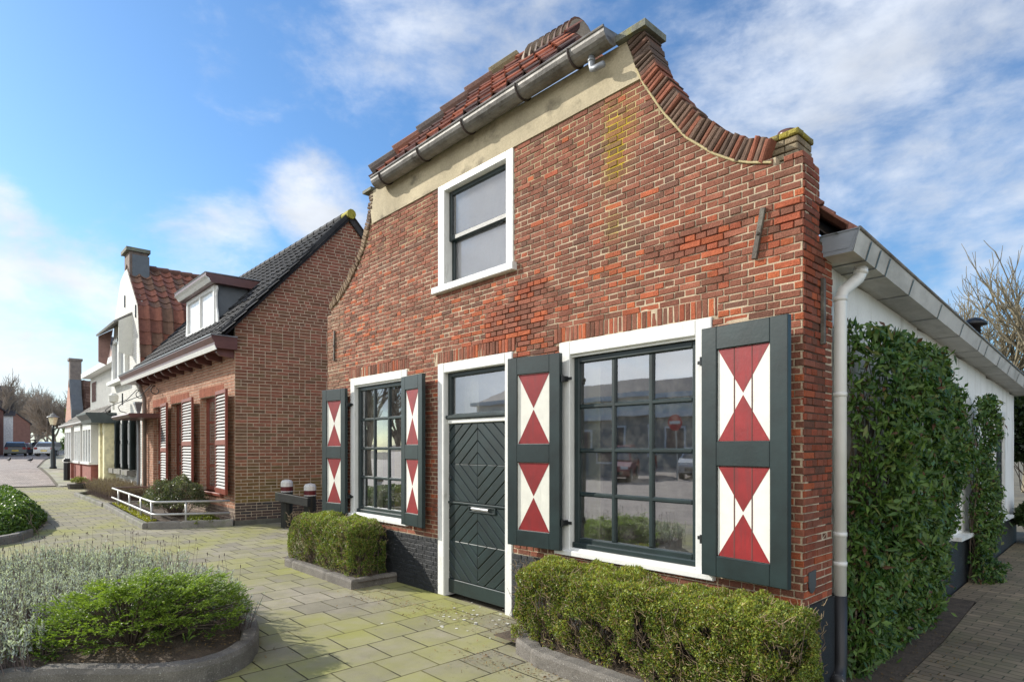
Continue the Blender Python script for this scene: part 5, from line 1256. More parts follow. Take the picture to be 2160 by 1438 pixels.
bed('soil_bed', [(-8.4, 3.35), (-6.2, 3.35), (-6.2, 3.9), (-8.4, 3.9)], .07); bed('soil_bed', [(-3.75, 3.25), (-1.25, 3.2), (-1.25, 3.87), (-3.75, 3.87)], .06)
# ------------------------------------------------------------------ front bed with lavender and juniper
BP = [(-4.52, 1.27), (-4.60, 1.02), (-4.78, .82), (-5.0, .60), (-5.16, .38), (-5.22, .05), (-5.4, -.5), (-7, -.9), (-9, -.8), (-9.3, 1.2), (-8.6, 1.65), (-7.4, 1.85), (-6.2, 1.88), (-5.5, 1.82), (-5.0, 1.68), (-4.68, 1.52)]
def smooth(poly, it=2):
    for _ in range(it):
        out = []
        for i in range(len(poly)):
            a, b = poly[i], poly[(i+1) % len(poly)]; out += [lerp(a, b, .25), lerp(a, b, .75)]
        poly = out
    return poly
BS = smooth(BP); kerb('planter_kerb', BS, .13, .17, 'curved dark aggregate kerb round the juniper bed', closed=True)
bed('soil_bed', [(x, y) for x, y in BS], .11, bumpz=.03)
# juniper
jn = thing('juniper', (-5.55, 1.1, .1), 'low spreading bright green juniper in the front bed', 'shrub')
rv, fv = Vector((ct, st, 0)), Vector((-st, ct, 0))
JC = Vector((-5.40, .98, .08)); P, A, Q, CC, LL = [], [], [], [], []
br = MB(); tips = []
for i in range(640):
    a = R.uniform(0, 2*math.pi); rad = math.sqrt(R.random()); u, v = math.cos(a)*rad, math.sin(a)*rad
    px_, py_ = u*(.86 if u > 0 else .92), v*.52
    dome = (1-rad**2.6)
    lump = mn.noise(Vector((u*3.2, v*2.4, 3)))
    top = .20+.27*dome+.09*u+.13*lump+(.05 if .1 < u < .9 else 0)
    if u < -.45: top -= .10
    z = top*(R.uniform(.86, 1.04) if R.random() < .62 else R.uniform(.35, .86)); z = max(z, .06)
    p = JC+rv*px_+fv*py_+Z_*z; s0 = JC+rv*px_*.2+fv*py_*.2+Z_*.02; mid = s0.lerp(p, .65)+Z_*.04
    if i % 3 == 0: br.tube([s0, mid, p], [.009, .006, .003], 4, cap=False)
    out = (rv*px_+fv*py_); out = out.normalized() if out.length > .01 else rv
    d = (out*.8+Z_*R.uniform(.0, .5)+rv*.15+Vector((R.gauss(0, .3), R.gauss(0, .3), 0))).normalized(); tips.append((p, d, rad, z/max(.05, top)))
br.build('branches', M['bark'], jn)
for p, d, rad, hz in tips:
    side = d.cross(Z_).normalized() if abs(d.z) < .95 else X_; up = side.cross(d)
    shade = mn.noise(p*5)
    for s_ in range(12):
        tt = R.uniform(-.07, .05); sd = R.uniform(-1, 1)
        o = p+d*tt+side*sd*.05+up*R.uniform(-.012, .016); dd = (d*.7+side*sd*.9+Z_*R.uniform(-.25, .45)).normalized()
        nq = 9
        for q_ in range(nq):
            t2 = q_/nq; w_ = (1-t2*.7)
            c_ = o+dd*t2*.052-Z_*.010*t2*t2; ax = (dd*1.0+side*(1 if q_ % 2 else -1)*.8*w_+Vector((R.gauss(0, .25), R.gauss(0, .25), R.gauss(0, .25)))).normalized()
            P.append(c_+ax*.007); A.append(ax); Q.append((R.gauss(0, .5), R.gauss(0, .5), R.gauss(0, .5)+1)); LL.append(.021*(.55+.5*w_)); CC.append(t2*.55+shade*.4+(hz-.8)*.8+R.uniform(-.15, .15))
P, A, Q, CC = np.array([tuple(x) for x in P]), np.array([tuple(x) for x in A]), np.array(Q), np.array(CC)
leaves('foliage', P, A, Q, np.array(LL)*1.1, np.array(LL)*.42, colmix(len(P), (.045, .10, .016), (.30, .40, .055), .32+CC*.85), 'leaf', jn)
# lavender mass (nobody could count the stalks)
def inpoly(x, y, poly):
    c = False; j = len(poly)-1
    for i in range(len(poly)):
        if (poly[i][1] > y) != (poly[j][1] > y) and x < (poly[j][0]-poly[i][0])*(y-poly[i][1])/(poly[j][1]-poly[i][1])+poly[i][0]: c = not c
        j = i
    return c
def lavender(nm, poly, hgt, nst, label, lean=.35, leafc=((.30, .33, .325), (.56, .61, .60)), seed=1, avoid=None, spikes=0):
    rr = random.Random(seed); V = []; F = []; P, A, Q, Cc, Ls = [], [], [], [], []
    xs = [p[0] for p in poly]; ys = [p[1] for p in poly]; mb = MB(); cnt = 0
    cl = [(rr.uniform(min(xs), max(xs)), rr.uniform(min(ys), max(ys))) for _ in range(60)]
    while cnt < nst:
        x, y = rr.uniform(min(xs), max(xs)), rr.uniform(min(ys), max(ys))
        if not inpoly(x, y, poly) or (avoid and avoid(x, y)): continue
        cnt += 1; c = min(cl, key=lambda c: (c[0]-x)**2+(c[1]-y)**2)
        d = Vector((x-c[0], y-c[1], 0))*lean*2.2+Vector((rr.gauss(0, .12), rr.gauss(0, .12), 1)); d.normalize()
        h = hgt*rr.uniform(.65, 1.1)*(1-.25*min(1, math.hypot(x-c[0], y-c[1])/.6)); b = Vector((x, y, gz(x)+.08)); t = b+d*h
        col = lerp((.09, .06, .055), (.21, .155, .14), rr.random())
        mb.tube([b, b.lerp(t, .5)+Vector((rr.gauss(0, .012), rr.gauss(0, .012), 0)), t], [.0032, .0026, .0018], 3, 0, col, cap=False)
        for k in range(rr.choice((14, 20, 26))):
            tt = rr.uniform(.35, 1.02)**.8; o = b.lerp(t, tt); ax = (d*.9+Vector((rr.gauss(0, .6), rr.gauss(0, .6), rr.gauss(0, .3)))).normalized()
            P.append(tuple(o+ax*.012)); A.append(tuple(ax)); Q.append((rr.gauss(0, 1), rr.gauss(0, 1), rr.gauss(0, 1))); Cc.append(tt*rr.uniform(.6, 1.2)); Ls.append(rr.uniform(.022, .040))
    for k in range(spikes):
        x, y = rr.uniform(min(xs), max(xs)), rr.uniform(min(ys), max(ys))
        if not inpoly(x, y, poly) or (avoid and avoid(x, y)): continue
        b = Vector((x, y, gz(x)+.2)); t = b+Vector((rr.gauss(0, .05), rr.gauss(0, .05), hgt*rr.uniform(.85, 1.25))); mb.tube([b, t], [.0022, .0012], 3, 0, (.20, .16, .12), cap=False)
        mb.tube([t, t+Vector((0, 0, .025))], [.004, .003], 4, 0, (.12, .09, .08), cap=False)
    n = len(P); n0 = len(mb.v)
    P, A, Q, Ls, Cc = map(np.array, (P, A, Q, Ls, Cc))
    st_ = mb.build(nm, mat(nm+'_stalk', (1, 1, 1), .9, attr=True)); tag(st_, label, nm.replace('_', ' '), kind='stuff')
    st_['category'] = 'lavender'
    col = colmix(n, leafc[0], leafc[1], Cc-.3+NR.normal(size=n)*.2)
    leaves('grey_leaves', P, A, Q, Ls, Ls*.28, col, 'dry', st_); return st_
lavender('lavender', [(-4.95, 1.72), (-6, .9), (-6.0, .2), (-5.45, .50), (-5.02, .34), (-5.1, -.3), (-8.6, -.6), (-9.2, 1.1), (-8.6, 1.6), (-7.4, 1.85), (-6.0, 1.9)], .36, 4200, 'grey leaved lavender filling the front bed behind the juniper', seed=4,
         avoid=lambda x, y: ((Vector((x, y, 0))-Vector((JC.x, JC.y, 0))).dot(rv)/.66)**2+((Vector((x, y, 0))-Vector((JC.x, JC.y, 0))).dot(fv)/.40)**2 < 1, spikes=260)
# ------------------------------------------------------------------ evergreen climber on the white side wall
def climber(nm, y0, y1, zf, thf, n, L, label, dens_low=.6):
    h = thing(nm, (SX, (y0+y1)/2, 0), label, 'climber')
    U_ = NR.rand(n, 2); y = y0+U_[:, 0]*(y1-y0); zt = np.array([zf(a) for a in y]); z = U_[:, 1]*zt
    th = np.array([thf(a, b/c) for a, b, c in zip(y, z, zt)]); nz_ = np.array([mn.noise(Vector((0, a*2.2, b*2.2))) for a, b in zip(y, z)])
    nz2 = np.array([mn.noise(Vector((4, a*7, b*7))) for a, b in zip(y, z)])
    dep = th*(1-NR.rand(n)**2*.45)+nz_*.11+nz2*.08+NR.exponential(.018, n); x = SX+np.clip(dep, .01, 1)
    P = np.stack([x, y, z+.02], 1)
    Nn = np.stack([np.full(n, .9), np.full(n, -.35), np.full(n, .5)], 1)+rdir(n)*.75
    # rounding of ends
    A = rdir(n)*.8+np.array([.25, -.2, -.55])
    t = .35+nz_*.3+NR.normal(size=n)*.25; col = colmix(n, (.024, .070, .014), (.14, .22, .045), t)
    y_ = NR.rand(n) < .06; col[y_] = np.array((.13, .15, .04)); r_ = NR.rand(n) < .03; col[r_] = np.array((.12, .06, .035))
    leaves('foliage', P, A, Nn, np.clip(NR.lognormal(-.12, .38, n), .35, 1.6)*L, NR.uniform(.26, .46, n)*L, col, 'gloss_leaf', h, fold=True)
    mb = MB()
    for i in range(int((y1-y0)*45)):
        ya = R.uniform(y0+.1, y1-.1); a = Vector((SX+.03, ya, 0)); pts = [a]
        zt_ = zf(ya)*R.uniform(.5, .97)
        for k in range(1, 7): pts.append(Vector((SX+R.uniform(.03, .14), min(y1-.05, max(y0+.05, pts[-1].y+R.uniform(-.15, .15))), zt_*k/6)))
        mb.tube(pts, [.010-.0012*k for k in range(7)], 4, cap=False)
    mb.build('stems', M['bark'], h); return h
def zfA(y): return 2.46-.05*(y-4.5)-(.25*max(0, (y-6.2)/.8)**2)
def thA(y, t):
    e = min(1, (y-4.40)/.25, (7.05-y)/.35); b = .10+.26*min(1, t*1.6) if t < .85 else .36-.8*(t-.85)
    return max(.02, b*max(.15, e))
climber('climbing_shrub', 4.47, 7.0, zfA, thA, 25000, .074, 'broad mass of glossy evergreen leaves covering the near part of the white side wall')
def thB(y, t): e = max(0, 1-abs(y-8.78)/.42)**.5; return .04+(.20 if t > .12 else .32)*e
climber('climbing_shrub', 8.42, 9.18, lambda y: 2.22-.3*abs(y-8.8), thB, 5200, .07, 'narrow column of glossy evergreen leaves beside the far side window')
# ------------------------------------------------------------------ loose shrubs
def blob_shrub(nm, c, r, n, L, W, label, cols, parent_kind='shrub', mname='leaf', up=.3, gaps=.2, stems=30, cat=None):
    h = thing(nm, (c[0], c[1], gz(c[0])), label, cat or parent_kind)
    d = rdir(n); d[:, 2] = np.abs(d[:, 2])*1.0-.12; rad = 1-NR.exponential(.14, n); rad = np.clip(rad, .15, 1.03)
    P = d*rad[:, None]*np.array(r); nz_ = vnoise(P, 2.2/max(r)*1.6, c[0]); P *= (1+nz_*.35)[:, None]; P += np.array(c)
    keep = vnoise(P, 6/max(r), 5) > -.5+gaps; P, d, nz_ = P[keep], d[keep], nz_[keep]; m = len(P)
    P[:, 2] = np.maximum(P[:, 2], gz(c[0])+.02)
    leaves('foliage', P, rdir(m)+d*.6+np.array([0, 0, up]), d*.7+rdir(m), NR.uniform(.7, 1.3, m)*L, NR.uniform(.7, 1.3, m)*W, colmix(m, cols[0], cols[1], .4+nz_*.5+NR.normal(size=m)*.25), mname, h)
    g = gz(c[0])
    twigs(stems, lambda i: (c[0]+R.uniform(-.1, .1)*r[0], c[1]+R.uniform(-.1, .1)*r[1], g), lambda i, a: (c[0]+R.uniform(-.8, .8)*r[0], c[1]+R.uniform(-.8, .8)*r[1], c[2]+R.uniform(.2, .9)*r[2]), .01, 'stems', 'twig', h)
    return h
# pieris bush and little plants in the railed bed of the brown house
sp = at(378, 1080, 11.7)
blob_shrub('pieris_shrub', (-14.75, 3.55, .42), (.85, .62, .62), 15000, .055, .018, 'open grey green bush behind the tubular rail', ((.035, .06, .025), (.20, .20, .13)), gaps=.38, stems=70)
blob_shrub('ground_plant', (-13.55, 3.75, .10), (.45, .3, .16), 2600, .04, .02, 'low yellow green plants beside the brown gable corner', ((.08, .11, .02), (.30, .32, .05)), gaps=.3, stems=6, cat='plant')
blob_shrub('ground_plant', (-17.4, 3.7, .22), (.5, .35, .25), 2600, .04, .014, 'pale yellow green tuft left of the pieris bush', ((.12, .14, .04), (.30, .30, .10)), gaps=.25, stems=6, cat='plant')
rl = [(-13.62, 2.80), (-19.4, 3.02)]
kerb('bed_kerb', [(-13.05, 4.20), (-13.66, 2.80)], .10, .16, 'dark concrete kerb in front of the railed bed', 'concrete')
kk = kerb('bed_kerb', [(-13.66, 2.80), (-15.5, 2.86), (-17.5, 2.94), (-19.4, 3.02), (-19.4, 4.2)], .12, .14, 'mossy kerb along the pavement side of the railed bed', 'concrete')
bed('soil_bed', [(-13.7, 2.9), (-13.06, 4.2), (-19.3, 4.2), (-19.3, 3.1)], .08)
n = 9000; t = NR.rand(n); P = np.stack([-13.75-5.2*t, 2.80+.22*t/5*5.2*.2+NR.uniform(-.02, .16, n)+t*.2, .125+NR.rand(n)*.03+np.array([.02*mn.noise(Vector((a*30, 0, 0))) for a in t])], 1)
mo = leaves('moss', P, rdir(n), np.array([[0, 0, 1.]])+rdir(n)*.8, .022, .016, colmix(n, (.13, .14, .01), (.40, .38, .03)), 'leaf'); tag(mo, 'bright yellow green moss cushions on the bed kerb', 'moss', kind='stuff')
# tubular rail
rail = thing('tubular_rail', (-13.6, 2.85, 0), 'low galvanised two bar tubular rail round the bed of the brown house', 'railing')
M['galv'] = mat('galvanised_tube', (.42, .42, .40), .4, .5, var=.15, vs=8)
A0, A1, A2 = Vector((-13.02, 4.12, 0)), Vector((-13.70, 2.88, 0)), Vector((-19.3, 3.08, 0)); A3 = Vector((-19.3, 4.15, 0))
for z in (.52, .27):
    up = Z_*z; c1 = A1+(A0-A1).normalized()*.12; c2 = A1+(A2-A1).normalized()*.12
    mb = MB(); mb.tube([A0+up, c1+up, (A1*.5+(c1+c2)*.25)+up, c2+up, A2+(A1-A2).normalized()*.1+up, A2+up]+([A3+up] if z > .4 else []), .024, 10); mb.build('bar', M['galv'], rail, True)
for p in [A1.lerp(A0, .42), A1.lerp(A2, .03), A1.lerp(A2, .24), A1.lerp(A2, .50), A1.lerp(A2, .80)]:
    mb = MB(); mb.tube([p, p+Z_*.52], .022, 8); mb.build('post', M['galv'], rail, True)
# timber barrier: two capped posts and a beam
M['tarwood'] = mat('black_timber', (.012, .013, .012), .6, var=.4, vs=9, bmp=.5, bs=40, dirt=(.03, .05, .015), dirts=(6, 6, 1.5), dirtr=(.55, .7))
M['capw'] = mat('peeling_white_cap', (.62, .62, .60), .5, var=.12, dirt=(.2, .19, .17), dirts=(20, 20, 8), dirtr=(.6, .7))
bar = thing('timber_barrier', (-12, 5, 0), 'black timber barrier with two white capped posts before the brown gable', 'barrier')
for (px, py, s_, lab) in [(605, 1012, 12.15, 'a'), (654, 1020, 12.0, 'b')]:
    q = at(px, py, s_); r_ = .115
    mb = MB(); mb.lathe((q.x, q.y, 0), [(r_, 0), (r_, q.z-.22)], 12); po = mb.build('post', M['tarwood'], bar)
    mb = MB(); mb.lathe((q.x, q.y, q.z-.12), [(r_+.003, -.01), (r_+.003, .07), (r_*.8, .115), (r_*.3, .13)], 12); mb.build('white_cap', M['capw'], po)
    mb = MB(); mb.lathe((q.x, q.y, q.z-.20), [(r_+.002, -.02), (r_+.002, .07)], 12); mb.build('red_band', mat('dark_red_band', (.10, .006, .01), .5), po)
    mb = MB(); mb.lathe((q.x, q.y, q.z-.235), [(r_+.005, 0), (r_+.005, .015)], 12); mb.build('white_line', M['capw'], po)
a, b = at(583, 1046, 11.95), at(652, 1059, 11.55); u = (b-a).normalized()
mb = MB(); mb.fbox(a, u, Z_, u.cross(Z_), 0, (b-a).length, -.085, .085, -.04, .04, bev=.008); mb.build('beam', M['tarwood'], bar)
# bollard
q = onZ(141, 1022, 0); q = at(141, 1018, 27.0); mb = MB(); mb.lathe((q.x, q.y, gz(q.x)), [(.125, 0), (.125, .98), (.11, 1.0)], 14); bo = mb.build('bollard', M['black']); tag(bo, 'black bollard with thin white band standing on the pavement', 'bollard')
mb = MB(); mb.lathe((q.x, q.y, gz(q.x)+.82), [(.128, 0), (.128, .03)], 14); mb.build('white_band', M['white'], bo)
# street lamp
q = at(112, 987, 33); zb_ = gz(q.x); lamp = thing('street_lamp', (q.x, q.y, zb_), 'dark green street lamp with a pale conical lantern at the bend', 'street lamp'); lt = at(120, 868, 33).z
hh = lt-zb_
mb = MB(); mb.lathe((q.x, q.y, zb_), [(.17, 0), (.17, .12), (.13, .16), (.125, .95), (.10, 1.05), (.07, 1.15), (.06, hh-1.0), (.08, hh-.98), (.05, hh-.9), (.05, hh-.75)], 14); mb.build('pole', M['green'], lamp, True)
mb = MB(); mb.lathe((q.x, q.y, zb_+hh-.72), [(.14, 0), (.24, .42)], 6); mb.build('lantern_glass', mat('opal_lantern', (.75, .72, .50), .3), lamp)
mb = MB(); mb.lathe((q.x, q.y, zb_+hh-.30), [(.29, -.02), (.27, .02), (.14, .09), (.12, .16), (.04, .2), (.02, .28)], 12); mb.build('lantern_roof', mat('grey_lantern_roof', (.22, .22, .2), .5), lamp)
# brown lavender clump by the white house
lavender('heather', [(-20.0, 4.1), (-20.2, 3.2), (-24.5, 3.15), (-25.2, 3.6), (-25.0, 4.1)], .50, 2600, 'brown dormant lavender clump in front of the white house', leafc=((.16, .12, .105), (.28, .23, .19)), seed=9, lean=.3)
kerb('bed_kerb', [(-19.6, 3.0), (-24.8, 3.0), (-25.4, 3.5), (-25.4, 4.2)], .12, .13, 'low kerb round the brown lavender clump', 'concrete')
# shrub bed at the left edge
lb_ = [(-13.0, .35), (-14.0, 1.0), (-16.3, 1.42), (-20.5, 1.55), (-24.5, 1.5), (-25.0, -1.5), (-13.0, -1.5)]
kerb('bed_kerb', [(-12.2, -.6), (-12.75, .30), (-13.3, .78), (-14.0, 1.02), (-14.4, 1.05)], .14, .16, 'curved grey kerb at the corner of the left shrub bed', 'concrete')
bed('soil_bed', [(-12.4, -.6), (-12.9, .30), (-14.0, .95), (-16.3, 1.35), (-24.5, 1.4), (-25.0, -1.5), (-12.5, -1.5)], .05)
ivy = thing('ground_cover_shrub', (-17, .5, 0), 'bright green evergreen ground cover spilling over the left bed', 'shrub')
n = 60000; x = -13.4-NR.rand(n)**1.2*10.5; f_ = np.interp(-x, [13, 14, 16.3, 20, 24.5], [.55, 1.0, 1.42, 1.5, 1.45]); y = f_-NR.rand(n)**1.3*3.2
zt = .48*np.clip((f_-y)/.35, .15, 1)**.5*np.clip((-x-13.1)/.9, .3, 1)+np.array([.10*mn.noise(Vector((a*1.6, b*1.6, 0)))+.06*mn.noise(Vector((a*5, b*5, 2))) for a, b in zip(x, y)])
P = np.stack([x, y, np.maximum(.05, zt-NR.exponential(.04, n))], 1)
leaves('foliage', P, rdir(n), np.array([[0, -.2, 1.]])+rdir(n)*.8, .060, .036, colmix(n, (.035, .08, .015), (.17, .26, .05), .4+NR.normal(size=n)*.3), 'leaf', ivy)
twigs(60, lambda i: (R.uniform(-23, -13.6), R.uniform(-1, 1.1), .02), lambda i, a: (a.x+R.uniform(-.3, .3), a.y+R.uniform(-.2, .2), .4), .008, 'stems', 'twig', ivy)
# small planter far up the pavement
q = at(188, 965, 24); blob_shrub('potted_plant', (q.x, q.y-.3, .28), (.4, .3, .22), 900, .06, .03, 'small low plant tub on the pavement before the low cottage', ((.12, .14, .04), (.30, .30, .10)), cat='plant')
mb = MB(); mb.lathe((q.x, q.y-.3, gz(q.x)), [(.38, 0), (.42, .2), (.40, .2)], 12); mb.build('tub', M['dark'], bpy.data.objects['potted_plant'])
# conical evergreen behind the lamp
q = at(127, 965, 35); e_ = blob_shrub('clipped_evergreen', (q.x-1, q.y+1.2, gz(q.x)+1.2), (1.3, 1.0, 1.7), 9000, .14, .06, 'dark rounded evergreen by the gable house, right of the lamp', ((.012, .035, .012), (.04, .075, .02)), cat='tree', gaps=.02)
q = at(112, 900, 46); blob_shrub('holly_tree', (q.x-2, q.y+2.5, 3.2), (1.9, 1.6, 2.6), 9000, .2, .10, 'loose green evergreen tree behind the lamp', ((.03, .06, .012), (.14, .18, .03)), cat='tree', gaps=.2)
# fallen leaves and grit along the beds and kerbs, and pale spots on the slabs
n = 2600; P = np.zeros((n, 3)); seg = [((-6.2, 3.2), (-3.4, 3.7), .35, 700), ((-5.3, .6), (-4.8, 1.6), .30, 700), ((-3.7, 2.9), (-1.6, 3.15), .25, 500), ((-13.6, 2.75), (-19, 3.0), .5, 300), ((-1.2, 4.5), (-1.1, 7.4), .35, 400)]
i0 = 0
for (a, b, sp_, k) in seg:
    t = NR.rand(k)[:, None]; q = np.array(a)*(1-t)+np.array(b)*t; P[i0:i0+k, :2] = q+NR.normal(size=(k, 2))*sp_*.5; i0 += k
P[:, 2] = .012; inb = np.array([inpoly(p[0], p[1], BS) for p in P]); P[inb, 2] = .15
bad = (P[:, 1] > 3.86) & (P[:, 0] < -1.5); P = P[~bad]; n = len(P)
lo = leaves('leaf_litter', P, rdir(n)*np.array([[1, 1, .15]]), np.array([[0, 0, 1.]])+rdir(n)*.35, NR.uniform(.010, .035, n), NR.uniform(.006, .016, n), colmix(n, (.10, .06, .03), (.32, .22, .12)), 'dry'); tag(lo, 'small brown fallen leaves and grit along kerbs and doorstep', 'leaf litter', kind='stuff')
mb = MB()
for i in range(46):
    q = onZ(R.gauss(1010, 70), R.gauss(1305, 17)); r_ = R.uniform(.005, .019)
    mb.add([(q.x+r_*math.cos(k*.785)*R.uniform(.8, 1.1), q.y+r_*math.sin(k*.785)*R.uniform(.8, 1.1), .0035) for k in range(8)], [tuple(range(8))])
tag(mb.build('paint_spots', M['whitep']), kind='structure')
# ------------------------------------------------------------------ bare trees
def bare_tree(nm, base, height, label, seed, spread=.55, levels=6, r0=.16, col='bark', nb=3, cat='tree', group=None, fine=1.0, lean=(0, 0)):
    rr = random.Random(seed); tr = MB(); cr_ = MB()
    h = thing(nm, base, label, cat, group)
    def grow(p, d, L, r, lv):
        seg = 3 if lv < 3 else 2; pts = [p]; q = p
        for k in range(seg):
            d = (d+Vector((rr.gauss(0, .10), rr.gauss(0, .10), rr.gauss(0, .06)+.05))).normalized(); q = q+d*L/seg; pts.append(q)
        rs = [r*(1-.4*k/seg) for k in range(seg+1)]
        (tr if lv == 0 else cr_).tube(pts, rs, 7 if lv < 2 else (4 if lv < 4 else 3), 0, cap=False)
        if lv >= levels: return
        kids = nb+(1 if lv < 3 else 0)
        for k in range(kids):
            t = 1.0 if k == 0 else rr.uniform(.45, 1.0); o = pts[-1] if k == 0 else pts[min(seg, max(1, int(t*seg)))]
            ax = Vector((rr.gauss(0, 1), rr.gauss(0, 1), rr.gauss(0, .35))).normalized()
            nd = (d+ax*(spread*(.45 if k == 0 else 1.1))+Z_*.12).normalized(); grow(o, nd, L*rr.uniform(.62, .85)*fine, r*(.62 if k else .72), lv+1)
    grow(Vector(base), Vector((lean[0], lean[1], 1)).normalized(), height*.25, r0, 0)
    tr.build('trunk', M[col], h); cr_.build('crown', M[col], h); return h
M['pale_bark'] = mat('pale_bark', (.19, .165, .11), .9, var=.3, vs=6)
def tp(px, dist, x=0): d = ray(px, 945); v = Vector((d[0], d[1], 0)); return Vector((v.x*dist, v.y*dist, 0))
for i, (px, ds, ht, sd, lab) in enumerate([(2085, 21, 11.2, 3, 'bare many stemmed tree behind the side wall, its stems nearest the flue'), (2165, 19, 11.8, 8, 'bare tree at the right edge behind the side wall'), (2010, 27, 11.5, 14, 'smaller bare tree farther behind the eaves, left of the flue')]):
    b = tp(px, ds); bare_tree('bare_tree', (b.x, b.y, .2), ht, lab, sd, .62, 6, .13, 'pale_bark', 3, group='bare trees behind the side wall')
M['fartwig'] = mat('hazy_twigs', (.30, .25, .20), .9)
b = tp(18, 80); bare_tree('bare_tree', (b.x, b.y-2, .8), 14.5, 'large bare tree rising over the far left brick houses', 21, .6, 6, .22, 'fartwig', 3)
for i, (px, ds, ht, sd) in enumerate([(42, 130, 19, 31), (62, 150, 24, 32), (80, 140, 22, 33), (100, 150, 23, 34), (118, 120, 18, 35), (140, 120, 17, 36)]):
    b = tp(px, ds); lab = ['leftmost', 'second from left', 'third from left', 'fourth from left', 'fifth from left', 'rightmost'][i]+' of the brown bare trees closing the street'
    bare_tree('bare_tree', (b.x, b.y, .8), ht, lab, sd, .8, 5, .32, 'fartwig', 4, group='bare trees closing the street')
# dark hedge and bush at the end of the alley
for (c, r, lab, nmm) in [((-1.15, 14.3, 1.5), (1.5, .9, 1.5), 'tall dark hedge at the end of the alley', 'dark_hedge'), ((-1.22, 11.75, .52), (.28, .4, .34), 'small round leafy bush by the end of the side wall', 'leafy_bush')]:
    blob_shrub(nmm, c, r, 22000 if nmm == 'dark_hedge' else 4000, .10, .045, lab, ((.012, .03, .010), (.05, .08, .02)), mname='gloss_leaf', gaps=.0, cat='hedge' if nmm == 'dark_hedge' else 'shrub')
# ------------------------------------------------------------------ far houses
def simple_house(nm, x0, x1, y0, y1, ze, zr, wallm, roofm, label, face='y+', wins=(), z0=0.0, axis='x'):
    h = thing(nm, ((x0+x1)/2, (y0+y1)/2, z0), label, 'house'); mb = MB()
    mb.box(x0, x1, y0, y1, z0-.3, ze); 
    if axis == 'x': ym = (y0+y1)/2; mb.prism([(x0, y0, ze), (x0, y1, ze), (x0, ym, zr-.1)], (x1-x0, 0, 0))
    else: xm = (x0+x1)/2; mb.prism([(x0, y0, ze), (x1, y0, ze), (xm, y0, zr-.1)], (0, y1-y0, 0))
    wl = mb.build('walls', wallm, h); mb = MB(); o = .25
    if axis == 'x':
        ym = (y0+y1)/2
        for s_, ya in ((1, y0-o), (-1, y1+o)): mb.prism([(x0-o, ya, ze-.15), (x0-o, ym, zr), (x0-o, ym, zr+.14), (x0-o, ya, ze-.01)], (x1-x0+2*o, 0, 0))
    else:
        xm = (x0+x1)/2
        for s_, xa in ((1, x0-o), (-1, x1+o)): mb.prism([(xa, y0-o, ze-.15), (xm, y0-o, zr), (xm, y0-o, zr+.14), (xa, y0-o, ze-.01)], (0, y1-y0+2*o, 0))
    mb.build('roof', roofm, h)
    for (a, b, c, d) in wins:                     # (pos, width, z, height) on the chosen face
        mb = MB(); nn = {'y+': (y1, Y_, X_), 'y-': (y0, -Y_, X_), 'x+': (x1, X_, Y_)}[face]
        O = Vector((a, nn[0], c)) if face[0] == 'y' else Vector((nn[0], a, c))
        for q in [(0, .1, 0, d), (b-.1, b, 0, d), (.1, b-.1, d-.1, d), (.1, b-.1, 0, .1)]: mb.fbox(O, nn[2], Z_, nn[1], *q, -.02, .04)
        w_ = mb.build('window', M['white'], h); mb = MB(); mb.fbox(O, nn[2], Z_, nn[1], .1, b-.1, .1, d-.1, -.01, .012); mb.build('pane', M['glassf'], w_)
    return h
M['glassf'] = mat('dark_window_glass', (.06, .07, .08), .08, spec=.8)
rb = mat('brown_brick_far', (.20, .105, .085), .9, var=.2, vs=3, bmp=.3, bs=20); rt = mat('orange_roof_far', (.36, .11, .055), .85, var=.2); dk = mat('dark_roof_far', (.07, .065, .07), .8); wr_ = mat('white_render_far', (.72, .72, .70), .8)
simple_house('brick_house', -90, -76, -5.5, 2.2, 6.2, 9.3, rb, rt, 'dark brick house with orange roof at the left edge of the street', 'y+', [(-88+i*3.2, 1.2, z, 1.4) for i in range(4) for z in (1.8, 4.2)])
simple_house('brick_house', -101, -90.5, -3.5, 3.9, 5.9, 8.8, rb, dk, 'brown brick house with dark roof behind the orange roofed one', 'y+', [(-99+i*3.0, 1.1, z, 1.4) for i in range(3) for z in (1.8, 4.2)])
simple_house('white_house', -112, -103, -1.0, 5.4, 6.0, 10.0, wr_, dk, 'small white gabled house far down the left side of the street', 'x+', [(1.6, 1.1, 2, 1.4)], axis='y')
simple_house('brick_house', -140, -122, 3.0, 8.5, 5.5, 8.0, rb, dk, 'low dark house beyond the white gabled one', 'x+', [])
simple_house('brick_house', -74, -62, 9.5, 16, 6.0, 6.6, rb, dk, 'flat fronted brick house on the far right side of the street', 'y-', [(-73+i*2.6, 1.8, z, 1.5) for i in range(4) for z in (1.8, 4.3)])
simple_house('white_house', -96, -84, 12.5, 19, 5.6, 9.5, wr_, dk, 'cream gabled house at the far end of the right side of the street', 'x+', [(14, 1.4, 2, 1.4), (14, 1.4, 4.4, 1.2)], axis='y')
simple_house('brick_house', -58, -50, 8.6, 15, 6.8, 9.9, mat('pinkish_render', (.50, .36, .32), .9), dk, 'pinkish gabled house half hidden by the evergreens', 'x+', [], axis='y')
